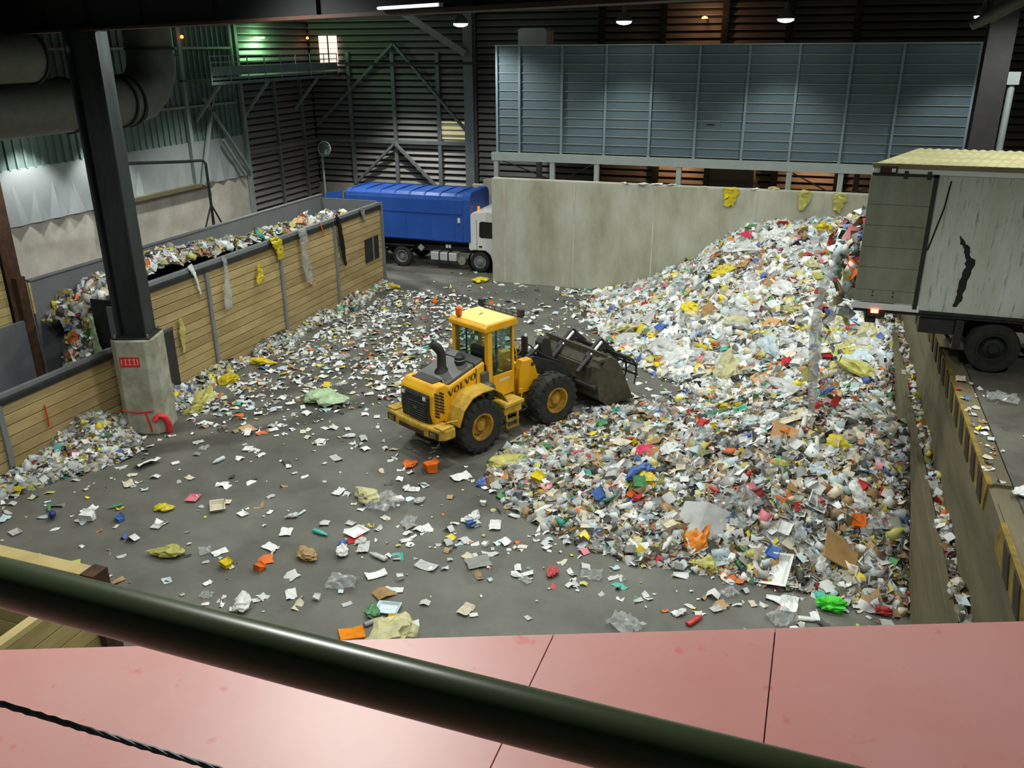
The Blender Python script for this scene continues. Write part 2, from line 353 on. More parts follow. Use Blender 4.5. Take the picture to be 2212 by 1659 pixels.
# timber-boarded opening and rusty post at the near end of the left wall
bx('steel_post', M_rust, wl, LX+.02, LX+.34, 21.9, 22.25, 0, 12.5)
pl = bx('board', M_wood2, wl, LX-.2, LX-.06, 12, 21.85, 0, .28)
for i in range(1, 12): dup(pl, wl, (0, 0, i*.3))
# dark right-hand end wall and column beyond the trailer
wr2 = struct(bx('wall_end', M_backing, None, 19.6, 20, 4, 50, DZ, 12.9))
sc_ = MB().box(4.1, 4.8, 29.6, 29.68, DZ+.03, 12.6).box(4.1, 4.8, 30.2, 30.28, DZ+.03, 12.6).box(4.42, 4.48, 29.68, 30.2, DZ+.03, 12.6).build('steel_column', M_backing)
tag(sc_, 'dark steel column standing on the dock behind the white trailer', 'column')
pq = thing('service_pipe', 'pale downpipe on the column behind the trailer roof', 'pipe', (5.02, 30.1, DZ+.03))
MB().tube([(0, 0, 0), (0, 0, 4.9)], .1, 10).build('pipe', M_frame, pq, True); MB().box(-.16, .16, -.16, .16, 4.9, 5.25).build('hopper_head', M_frame, pq)
# near wall with painted ledge
wn = struct(MB().prism([(-8, -2.5), (-8, -2.2), (-3.5, -.45), (2.5, 1.9), (2.9, 1.6), (-3.3, -.85)], 'z', 0, 8.9).build('wall_near', M_conc))
def edge_y(x): return .88+(x+1.29)*(.68/1.74)
lg = struct(MB().prism([(-4.2, -1.2), (2.6, -1.2), (2.6, edge_y(2.6)-.004), (-4.2, edge_y(-4.2)-.004)], 'z', 8.9, 8.994).build('trim_1', M_base))
XS = [-4.2, -.36, .02, 2.6]
for i in range(3):
    a, b = XS[i]+.0012, XS[i+1]-.0012
    MB().prism([(a, -1.2), (b, -1.2), (b, edge_y(b)), (a, edge_y(a))], 'z', 8.994, 9.0).build('ledge_panel', M_ledge, lg)
# ------------------------------------------------------------------ roof girder and steel column
def girder():
    t = thing('roof_girder', 'deep rust-brown steel girder spanning under the dark roof', 'girder', (-17.0, 17.6, 10.36), math.atan2(-10.1, 17.5))
    MB().box(-9, 27, -.2, .2, 0, .05).build('bottom_flange', M_girder, t)
    MB().box(-9, 27, -.03, .03, .05, 1.55).build('web', M_roof, t)
    MB().box(-9, 27, -.2, .2, 1.55, 1.6).build('top_flange', M_girder, t)
    for i in range(9): MB().box(-6.5+i*3.6, -6.48+i*3.6, -.1, .1, .05, 1.55).build('stiffener', M_roof, t)
    f = thing('tube_light', 'thin white tube light fixed along the girder', 'light', (-17.0, 17.6, 10.36), math.atan2(-10.1, 17.5))
    MB().box(13.4, 14.7, -.26, -.2, .06, .1).build('housing', M_white, f)
    MB().tube([(13.42, -.28, .08), (14.68, -.28, .08)], .016, 8).build('tube', emit('tube_glow', (225, 228, 235), .9), f)
    for x in (13.5, 14.6): MB().box(x-.02, x+.02, -.21, -.02, .07, .1).build('bracket', M_darksteel, f)
girder()
def column():
    t = thing('support_column', 'dark steel column on a chamfered concrete base beside the timber bunker', 'column', (-17.02, 17.65, 0), R_(20))
    c, h = .2, .58
    oct_ = [(-h, -h+c), (-h+c, -h), (h-c, -h), (h, -h+c), (h, h-c), (h-c, h), (-h+c, h), (-h, h-c)]
    MB().prism(oct_, 'z', 0, 2.72).build('concrete_base', M_base, t, bevel=.03)
    MB().box(-.36, .36, -.02, .02, 2.72, 10.36).build('web', M_column, t)
    for s in (-1, 1): MB().box(s*.37-.025, s*.37+.025, -.34, .34, 2.72, 10.36).build('flange', M_column, t)
    MB().box(-.5, .5, -.45, .45, 2.72, 2.76).build('base_plate', M_darksteel, t)
    for i, (a, b) in enumerate(((-.44, -.38), (.44, -.38), (.44, .38), (-.44, .38))): MB().lathe([(.03, 2.76), (.03, 2.85)], 6, Matrix.Translation((a, b, 0)), True).build('bolt', M_steel, t)
    s = MB().box(-.33, .2, -h-.012, -h, 2.0, 2.28).build('sign', M_red, t); tag(s, 'small red sign with faded pale characters')
    k = MB()
    for i, x in enumerate((-.28, -.17, -.06, .06, .15)):
        k.box(x-.012, x+.012, -h-.016, -h-.012, 2.06, 2.22)
        if i in (1, 2, 3): k.box(x-.04, x+.04, -h-.016, -h-.012, 2.2, 2.225); k.box(x-.04, x+.04, -h-.016, -h-.012, 2.06, 2.08)
    k.build('characters', mat('faded_print', (226, 170, 160), .8), s)
    # red painted marks and broken corner of the base
    MB().tube([(-.5, -h-.004, .74), (-.1, -h-.006, .66), (.3, -h-.006, .7), (h-c+.03, -h+.05, .72), (h+.004, -h+c+.1, .9)], .022, 6).build('red_line', M_red, t)
    MB().tube([(.12, -h-.006, .68), (.2, -h-.006, .3), (.22, -h-.004, .1)], .03, 6).build('red_line', M_red, t)
    q = MB().tube([(.62, -.42, .02), (.66, -.46, .25), (.6, -.5, .48), (.44, -.52, .56), (.34, -.6, .42)], .085, 10).build('red_pipe_guard', M_red, t, True)
    return t
column()
def xf(mb, M):
    mb.v = [tuple(M @ Vector(q)) for q in mb.v]; return mb
# ------------------------------------------------------------------ pendant lamps
M_disc = emit('lamp_disc', (236, 255, 244), 5)
def pendant(x, y, z, power, label, group, spot=1.25):
    t = thing('pendant_lamp', label, 'lamp', (x, y, z), group=group)
    MB().lathe([(.3, 0), (.31, .03), (.22, .2), (.1, .34), (.08, .5)], 20).build('shade', M_galv, t, True)
    MB().lathe([(.29, .0), (.27, -.06), (.16, -.11), (.001, -.13)], 20).build('lens', M_disc, t, True)
    MB().tube([(0, 0, .48), (0, 0, 12.9-z)], .012, 6).build('cord', M_darksteel, t)
    ld = bpy.data.lights.new('lamp_light', 'SPOT'); ld.energy = power; ld.color = (.97, 1., .94); ld.spot_size = 2*spot; ld.spot_blend = .55; ld.shadow_soft_size = .32
    lo = bpy.data.objects.new('lamp_light', ld); COL.objects.link(lo); lo.parent = t; lo.location = (0, 0, -.2)
    return t
for i, (x, nm) in enumerate(((-14.23, 'near the steel column of the louvred wall'), (-7.6, 'above the white box on the enclosure'), (-1.77, 'above the middle of the blue-grey enclosure'), (4.53, 'above the right end of the blue-grey enclosure'))):
    pendant(x, 34.5, 10.8, LAMP_W*(.8 if i == 0 else .45), 'lit pendant lamp hanging '+nm, 'pendant lamps hanging over the back wall', 1.3 if i == 0 else .85)
for yy in (27.0, 19.0, 10.5, 3.0):  # nearest row is added, out of view, to light the ledge
    for x in (-15.26, -8.15, -1.9, 4.86):
        pendant(x, yy, 11.75, LAMP_W*(1.0 if yy > 15 else .7 if yy > 5 else .36), 'unseen pendant lamp hanging high over the tipping floor', 'pendant lamps over the tipping floor', 1.3 if yy > 5 else 1.2)
for q_ in ((-22.2, 32.0, 1.9, .8), (-20.5, 39.4, 2.1, .66)): pendant(q_[0], q_[1], 11.75, LAMP_W*q_[2], 'added unseen pendant lamp over the aisle behind the bunker', 'added pendant lamps over the left aisle', q_[3])  # lamps added out of view to brighten the left and far walls
for yy in (16.5, 20.0, 23.5, 27.0):  # unseen lamps added behind the duct to brighten the left wall
    t = thing('added_fill_lamp', 'added hooded fill lamp hidden behind the galvanised duct', 'lamp', (-26.44, yy, 7.75), group='added fill lamps hidden behind the galvanised duct')
    MB().box(0, .9, -.03, .03, .05, .1).build('arm', M_darksteel, t); MB().prism([(.7, .0), (1.2, .0), (1.12, .12), (.78, .12)], 'y', -.25, .25).build('hood', M_galv, t); MB().box(.74, 1.16, -.2, .2, -.02, .0).build('lens', M_disc, t)
    ld = bpy.data.lights.new('lamp_light', 'SPOT'); ld.energy = 320; ld.color = (.97, 1., .98); ld.spot_size = 1.6; ld.spot_blend = .5; ld.shadow_soft_size = .15
    lo = bpy.data.objects.new('lamp_light', ld); COL.objects.link(lo); lo.parent = t; lo.location = (.95, 0, -.08)
# ------------------------------------------------------------------ blue-grey enclosure on its frame
def enclosure():
    t = thing('clad_enclosure', 'blue-grey ribbed steel enclosure raised on a grey frame above the concrete wall', 'enclosure', (-4.3, 38.6, 0))
    ox, oy = 4.3, -38.6
    X0, X1, Yf, Z0, Z1 = -13.45, 4.9, 36.55, 5.7, 9.95
    def b(name, m, x0, x1, y0, y1, z0, z1, bevel=0.): return MB().box(x0+ox, x1+ox, y0+oy, y1+oy, z0, z1).build(name, m, t, bevel=bevel)
    b('body', M_blue, X0+.02, X1, Yf+.06, Yf+4.5, Z0-.05, Z1-.02)
    xs = [X0, -12.43, -10.56, -8.69, -6.8, -4.95, -3.06, -1.22, .65, 2.4, X1]
    for x in xs: b('upright', M_blue2, x-.045, x+.045, Yf-.1, Yf+.06, Z0-.1, Z1+.02)
    rows = 12; dz = (Z1-Z0)/rows
    for i in range(len(xs)-1):
        pan = None
        for k in range(rows):
            if pan is None:
                me = MB().box(.045, xs[i+1]-xs[i]-.045, 0, .05, .03, dz-.005).mesh('panel'); pan = obj('panel', me, M_blue, t); q = pan
                rb = MB().box(.045, xs[i+1]-xs[i]-.045, -.035, .03, -.01, .02).build('rib', M_frame, t); qr = rb  # ribs coloured pale to imitate light caught along their tops
            else: q = dup(pan, t); qr = dup(rb, t)
            q.location = (xs[i]+ox, Yf+oy, Z0+k*dz); qr.location = (xs[i]+ox, Yf+oy, Z0+k*dz)
    b('roof_edge', M_frame, X0-.05, X1+.05, Yf-.12, Yf+.02, Z1, Z1+.05)
    b('access_hatch', M_blue, -4.65, -4.0, Yf-.03, Yf, 6.75, 7.2); b('hatch_handle', M_darksteel, -4.5, -4.2, Yf-.05, Yf-.03, 6.95, 7.0)
    # supporting frame
    Yp = 36.2
    for x in (-13.4, -10.85, -8.9, -5.45, -1.13, .78, 3.6): b('post', M_frame, x-.1, x+.1, Yp-.08, Yp+.12, 0, 5.45)
    b('front_beam', M_frame, X0-.15, X1, Yp-.1, Yp+.08, 5.32, 5.66)
    b('rear_beam', M_frame, X0-.15, X1, Yf+3.2, Yf+3.4, 5.2, 5.6)
    for x in xs: b('cross_beam', M_frame, x-.06, x+.06, Yp-.02, Yf+3.3, 5.5, 5.66)
    for x in (-12.6, -6.0, 1.5): b('post', M_frame, x-.12, x+.12, Yf+3.2, Yf+3.4, 0, 5.3)
    for a, c in (((-13.3, 5.3), (-10.9, 4.5)), ((-10.8, 4.4), (-9, 5.3)), ((-1, 5.2), (.7, 4.4)), ((.85, 4.4), (3.4, 5.3))):
        MB().tube([(a[0]+ox, Yp+.3+oy, a[1]), (c[0]+ox, Yp+.3+oy, c[1])], .03, 6).build('tie_rod', M_darksteel, t)
    bb = thing('roof_box', 'white boxy unit standing on top of the blue-grey enclosure', 'box', (-12.4, 38.6, Z1-.02))
    MB().box(-.65, .65, -.5, .6, 0, .62).build('casing', M_white, bb, bevel=.03); MB().prism([(-.7, .62), (.7, .62), (.55, .74), (-.5, .74)], 'y', -.55, .65).build('lid', M_white, bb)
    for i, (x, z) in enumerate(((-5.6, 11.0), (-6.6, 5.0), (-.2, 4.9))):
        l = thing('bulkhead_lamp', ('orange bulkhead lamp above the enclosure roof', 'orange bulkhead lamp under the enclosure near its middle', 'orange bulkhead lamp under the enclosure nearer the trailer')[i], 'lamp', (x, 41.9, z))
        MB().lathe([(.14, -.03), (.12, -.09), (.03, -.13)], 12, Matrix.Rotation(PI, 4, 'X')).build('globe', emit('sodium_glow', (255, 150, 70), 3), l)
        MB().box(-.03, .03, 0, 1.0, .0, .05).build('bracket', M_darksteel, l)
        wl_ = bpy.data.lights.new('sodium', 'POINT'); wl_.energy = (9, 34, 34)[i]; wl_.color = (1, .52, .24); wl_.shadow_soft_size = .15
        lo = bpy.data.objects.new('sodium_light', wl_); COL.objects.link(lo); lo.parent = l; lo.location = (0, .1, .3)
enclosure()
# bin of grey plates seen under the enclosure
sk = thing('grey_hopper', 'pale grey hopper standing behind the concrete wall under the enclosure', 'hopper', (-3.9, 41.9, 0))
MB().prism([(-.9, 0), (.9, 0), (1.1, 4.0), (1.0, 5.4), (-1.0, 5.4), (-1.1, 4.0)], 'y', -.6, .6).build('shell', M_frame, sk); MB().box(-1.15, -.95, -.75, -.6, 0, 5.2).build('leg', M_blue, sk)
MB().box(-1.2, 1.2, -.7, .7, 4.0, 4.08).build('collar', M_steel, sk)
# ------------------------------------------------------------------ catwalk on the left wall
def catwalk():
    t = thing('catwalk', 'green-lit steel catwalk with railing high on the left wall', 'catwalk', (-25.6, 37.6, 8.6))
    X0, X1, Y0, Y1 = -.85, .8, -5.3, 5.3
    MB().box(X0, X1, Y0, Y1, 0, .06).build('deck', M_steel, t); MB().box(X1-.04, X1, Y0, Y1, -.12, .16).build('edge_beam', M_clad, t)
    MB().box(X1-.02, X1+.01, Y0, Y1, .24, .6).build('kick_panel', M_clad, t)
    for i in range(9):
        y_ = Y0+.05+i*(Y1-Y0-.1)/8; MB().tube([(X1, y_, 0), (X1, y_, 1.05)], .025, 6).build('stanchion', M_frame, t)
    for z in (.78, 1.03): MB().tube([(X1, Y0, z), (X1, Y1, z)], .022, 6).build('handrail', M_frame, t)
    for y_ in (-4.6, -1.0, 3.4): MB().beam((X1-.1, y_, -.1), (X0, y_, -1.7), .1, .12).build('bracket', M_frame, t)
    for i, (y_, c) in enumerate(((-5.0, 'orange'), (4.9, 'orange'), (0.6, 'green'))):
        l = thing('marker_light', ('small orange light at the near end of the catwalk', 'small orange light by the lit doorway', 'small green tube light above the catwalk')[i], 'light', (-26.35, 37.6+y_, 10.4))
        MB().box(-.12, .05, -.02, .02, -.02, .02).build('bracket', M_darksteel, l)
        e = emit('marker_'+c, (255, 110, 40) if c == 'orange' else (170, 255, 120), 3.2)
        if c == 'orange': MB().lathe([(.001, -.07), (.06, -.05), (.07, .02), (.03, .06), (.001, .07)], 10, Matrix.Translation((.1, 0, 0))).build('globe', e, l)
        else:
            MB().box(.05, .15, -.35, .35, -.04, .03).build('tube', e, l)
            g = bpy.data.lights.new('green', 'POINT'); g.energy = 55; g.color = (.4, 1, .45); g.shadow_soft_size = .2
            go = bpy.data.objects.new('green_light', g); COL.objects.link(go); go.parent = l; go.location = (.4, 0, -.1)
catwalk()
MB_p = MB().beam((-17.3, 42.4, 9.6), (-21.6, 40.0, 12.7), .25, .3).build('roof_strut', M_frame)
tag(MB_p, 'diagonal roof strut rising from the steel column of the louvred wall', 'strut')
# ------------------------------------------------------------------ ducts
def ducts():
    t = thing('ventilation_duct', 'large galvanised duct with an elbow turning up to the roof', 'duct', (-24, 22, 8.2))
    r_ = .86; Yv = 6.0
    MB().tube([(0, -8, 0), (0, 1.5, 0)], r_, 32).build('straight', M_galv, t, True)
    MB().tube([(0, 1.5, 0), (0, 4.4, 0)], r_*.97, 32).build('straight', M_galv, t, True)
    path = [(0, 4.4+1.55*math.sin(a), 1.55-1.55*math.cos(a)) for a in [PI/2*i/4 for i in range(5)]]
    MB().tube(path, r_, 32).build('elbow', M_galv, t, True)
    MB().tube([(0, 5.95, 1.55), (0, 5.95, 4.7)], r_*.97, 32).build('riser', M_galv, t, True)
    for q, ax in (((0, 1.5, 0), 'h'), ((0, 4.3, 0), 'h'), ((0, 3.9, 0), 'h'), ((0, 5.95, 1.75), 'v')):
        M = Matrix.Translation(q) @ (Matrix.Rotation(PI/2, 4, 'X') if ax == 'h' else Matrix.Identity(4))
        MB().lathe([(r_+.0, -.04), (r_+.06, -.04), (r_+.06, .04), (r_, .04)], 32, M).build('flange', M_darksteel, t)
    for y_ in (-4, 2.4): MB().box(-.03, .03, y_-.03, y_+.03, .8, 4.7).build('hanger', M_darksteel, t)
    u = thing('ventilation_duct', 'short dark duct stub above the long galvanised duct', 'duct', (-22.6, 19.5, 9.75))
    MB().tube([(0, -5, 0), (0, 1.6, 0)], .72, 28).build('straight', M_galv, u, True)
    MB().lathe([(.72, -.04), (.78, -.04), (.78, .04), (.72, .04)], 28, Matrix.Translation((0, 1.6, 0)) @ Matrix.Rotation(PI/2, 4, 'X')).build('flange', M_darksteel, u)
    MB().box(-.03, .03, -1, -.94, .7, 3.15).build('hanger', M_darksteel, u)
ducts()
pp = tag(MB().tube([(3.05, 25, 10.35), (3.5, 25, 10.62), (4.2, 25, 11.0), (5.2, 25, 12.9)], [.1, .16, .16, .16], 12).build('roof_pipe', M_galv, None, True), 'bent grey pipe hanging from the dark roof right of the lamps', 'pipe')
# ------------------------------------------------------------------ timber bunker
BX = -17.95
def bunker():
    t = thing('timber_bunker', 'long timber-faced bunker with a steel liner, filled with waste', 'bunker', (-19.4, 25.8, 0))
    ox, oy = 19.4, -25.8
    def b(name, m, x0, x1, y0, y1, z0, z1, bevel=0.): return MB().box(x0+ox, x1+ox, y0+oy, y1+oy, z0, z1).build(name, m, t, bevel=bevel)
    bays = [(17.9, 21.9, 12), (21.9, 25.95, 12), (25.95, 29.8, 12), (29.8, 33.8, 12), (9.8, 13.85, 7), (13.85, 17.9, 7)]
    for (a, c, n_) in bays:
        p0 = None
        for k in range(n_):
            hh = .278
            if p0 is None: p0 = MB().box(-.04, .04, .05, c-a-.05, .011, hh-.011).build('plank', M_wood, t, bevel=.006); q = p0
            else: q = dup(p0, t)
            q.location = (BX-.06+ox+random.uniform(-.006, .006), a+oy, .02+k*.28)
    for y_, z in ((21.9, 3.36), (25.95, 3.36), (29.8, 3.36), (33.85, 3.66), (13.85, 2.0), (17.9, 3.36)):
        MB().box(BX-.16+ox, BX+.05+ox, y_-.07+oy, y_+.07+oy, 0, z).build('post', M_steel, t)
    b('top_rail', M_darksteel, BX-.2, BX+.04, 17.9, 33.9, 3.37, 3.52, .01); b('top_rail', M_steel, BX-.16, BX+.0, 17.9, 33.9, 3.53, 3.66, .01)
    b('low_rail', M_darksteel, BX-.2, BX+.04, 9.8, 17.85, 1.98, 2.1); b('low_rail', M_steel, BX-.24, BX-.12, 9.8, 17.85, 2.1, 2.2)
    b('liner_back', M_liner, -20.95, -20.87, 17.95, 33.85, 0, 3.82); b('liner_end', M_liner, -20.95, BX-.16, 33.76, 33.84, 0, 3.7)
    b('liner_cap', M_steel, -20.99, -20.83, 17.95, 33.85, 3.82, 3.86)
    b('liner_back', M_liner, -20.95, -20.87, 10, 17.9, 0, 2.78); b('end_plate', M_darksteel, -18.75, BX-.16, 17.95, 18.0, 0, 3.5)
    b('corner_post', M_rust, -21.05, -20.85, 17.55, 17.85, 0, 4.0); b('corner_strip', M_wood2, -20.84, -20.8, 17.86, 17.93, 2.9, 3.8)
    b('front_liner', M_darksteel, BX-.24, BX-.17, 18, 33.7, 0, 3.36)
    d = b('access_door', M_black, BX-.02, BX+.03, 19.3, 20.05, .05, 2.1, .02)
    MB().box(BX-.015+ox, BX+.045+ox, 19.3+oy, 20.05+oy, 2.05, 2.13).build('door_flap', M_grey, d)
    w_ = b('window_panel', M_darksteel, BX-.02, BX+.02, 32.2, 33.4, 1.3, 2.3); b('window_mullion', M_steel, BX-.0, BX+.04, 32.85, 32.93, 1.3, 2.3)
    tag(tape := MB().tube([(BX+.03+ox, 15.1+oy, 1.55), (BX+.03+ox, 15.1+oy, .95)], .02, 6).build('marker_tape', M_red, t), 'red and white marker tape')
    return t
bunker()
# rear mirror pole, hose stand, traffic signal
mp_ = thing('traffic_mirror', 'round convex traffic mirror on a pale pole behind the bunker', 'mirror', (-24.55, 40.2, 0))
MB().tube([(0, 0, 0), (0, 0, 4.95)], .06, 10).build('pole', M_frame, mp_, True)
MB().lathe([(.001, .06), (.2, .05), (.34, .0), (.36, -.02)], 28, Matrix.Translation((.22, -.1, 5.05)) @ Matrix.Rotation(R_(80), 4, 'X')).build('mirror_dish', mat('mirror_face', (170, 178, 170), .12, .9, var=.05), mp_, True)
MB().lathe([(.35, -.03), (.385, -.02), (.385, .02), (.35, .03)], 28, Matrix.Translation((.22, -.1, 5.05)) @ Matrix.Rotation(R_(80), 4, 'X')).build('mirror_rim', M_frame, mp_)
hs = thing('hose_stand', 'thin dark pipe stand with splayed legs behind the bunker', 'stand', (-22.4, 28.2, 0))
MB().tube([(0, 0, 0), (0, 0, 5.8), (0, -.15, 5.95), (0, -1.2, 6.02), (0, -4.6, 6.35)], .055, 8).build('bent_pipe', M_column, hs, True)
for s in (-1, 1): MB().tube([(0, 0, 4.25), (.0, s*2.6, 0)], .035, 6).build('leg', M_darksteel, hs)
tl = thing('traffic_signal', 'grey signal box with a small green light at the wall end', 'signal', (-15.9, 40.2, 0))
MB().box(-.06, .06, .1, .2, 0, 2.5).build('post', M_steel, tl); MB().box(-.28, .3, -.02, .24, 2.42, 3.6).build('casing', M_concl, tl, bevel=.02)
MB().lathe([(.001, 0), (.07, 0)], 14, Matrix.Translation((-.04, -.03, 3.26)) @ Matrix.Rotation(PI/2, 4, 'X')).build('green_lens', emit('signal_green', (40, 255, 170), 5), tl)
MB().box(-.02, .12, -.06, -.03, 2.6, 3.1).build('dark_lens', M_black, tl)
pl_ = tag(bx('concrete_pillar', M_concl, None, -15.56, -15.0, 40.1, 40.6, 0, 3.85), 'short concrete pillar beside the signal box behind the truck cab', 'pillar')
# timber partition at the foot of the near wall
def partition():
    t = thing('timber_partition', 'pale plank partition with a rusty corner post below the handrail', 'partition', (-9.2, 7.95, 0))
    q = MB().box(-5, -.12, -.05, .05, .006, .27).build('plank', M_wood2, t, bevel=.006)
    for k in range(1, 10): dup(q, t, (0, 0, k*.28))
    q2 = MB().box(-.1, .0, -4.5, -.12, .006, .27).build('plank', M_wood2, t, bevel=.006)
    for k in range(1, 10): dup(q2, t, (0, 0, k*.28))
    MB().box(-5, -.05, -.12, .12, 2.8, 2.98).build('top_beam', M_wood2, t, bevel=.01); MB().box(-.14, .02, -4.5, -.14, 2.8, 2.9).build('top_beam', M_wood2, t, bevel=.01)
    MB().box(-.12, .12, -.14, .14, 0, 3.0).build('corner_post', M_rust, t)
partition()
# handrail and wire rope
hr = thing('handrail', 'thick dark green tubular handrail crossing above the pink ledge', 'handrail', (0, .56, 9.0))
MB().tube([(x, .002*math.sin(x*3), .455-.012*(x+.0)) for x in [-3+i*.25 for i in range(25)]], .0255, 32).build('tube', M_rail, hr, True)
for x in (-2.6, 2.6): MB().tube([(x, 0, 0), (x, 0, .43)], .02, 12).build('stanchion', M_rail, hr, True)
wr_ = thing('wire_rope', 'thin twisted steel wire rope below the handrail', 'rope', (0, .5, 9.0))
for k in range(3):
    pa = []
    for i in range(420):
        s = i/419; x = -2.6+5.2*s; a = s*700+2*PI*k/3
        pa.append((x, .02+(x+.61)*.22-.03+.0017*math.cos(a), .372-(x+.61)*.278+.0017*math.sin(a)))
    MB().tube(pa, .0019, 5).build('strand', M_steel, wr_, True)
for x in (-2.6, 2.6): MB().tube([(x, (x+.61)*.22-.01, 0 if x < 0 else -.12), (x, (x+.61)*.22-.01, .372-(x+.61)*.24)], .012, 8).build('anchor_post', M_steel, wr_)
# ------------------------------------------------------------------ wheels
def tyre_mb(rad, wd, rim, lugs=0):
    """tyre with its axis along y, centred on the origin"""
    h = wd/2
    prof = [(rim, -h*.75), (rim+.02, -h*.92), (rad*.8, -h), (rad*.93, -h*.93), (rad*.965, -h*.72), (rad*.965, h*.72), (rad*.93, h*.93), (rad*.8, h), (rim+.02, h*.92), (rim, h*.75)]
    m = MB().lathe(prof, 40); M = Matrix.Rotation(PI/2, 4, 'X'); xf(m, M)
    for k in range(lugs):
        for s in (-1, 1):
            a = 2*PI*(k+(.5 if s > 0 else 0))/lugs; P = []
            for rr in (rad*.93, rad):
                for (u, v_) in ((0.02, -.05), (0.02, .05), (.98, .09), (.98, -.01)):
                    aa = a+v_*1.25/rad*.75+u*.16; yy = s*h*u*.98
                    r2 = rr if u < .5 else rr-.025
                    P.append((r2*math.cos(aa), yy, r2*math.sin(aa)))
            m.add(P, [(0, 1, 2, 3), (7, 6, 5, 4), (0, 4, 5, 1), (1, 5, 6, 2), (2, 6, 7, 3), (3, 7, 4, 0)])
            # shoulder lug running down the sidewall
            P = []
            for (rr, yy) in ((rad*.97, h*.9), (rad*.80, h*1.0), (rad*.80, h*1.05), (rad*.97, h*1.02)):
                for da in (-.05, .05):
                    aa = a+.2+da; P.append((rr*math.cos(aa), s*yy, rr*math.sin(aa)))
            m.add(P, [(0, 1, 3, 2), (2, 3, 5, 4), (4, 5, 7, 6), (6, 7, 1, 0), (0, 2, 4, 6), (1, 7, 5, 3)])
    return m
def rim_mb(rim, wd, side, depth, hub=.13, bolts=10):
    """rim facing side*y"""
    h = wd/2; Ms = Matrix.Rotation(-PI/2*side, 4, 'X')
    m = MB().lathe([(rim+.015, h*.8), (rim+.015, h*.96), (rim-.03, h*.96), (rim-.05, h-depth*.5), (rim*.72, h-depth), (hub*1.7, h-depth), (hub*1.6, h-depth+.05), (hub, h-depth+.06), (hub*.8, h-depth+.13), (.001, h-depth+.13)], 32, Ms)
    for k in range(bolts):
        a = 2*PI*k/bolts; c = Matrix.Translation((rim*.55*math.cos(a), rim*.55*math.sin(a), h-depth)); m.lathe([(.02, -.01), (.02, .035), (.001, .035)], 6, Ms @ c)
    m.lathe([(rim*.99, h*.1), (.001, h*.1)], 20, Ms)
    return m
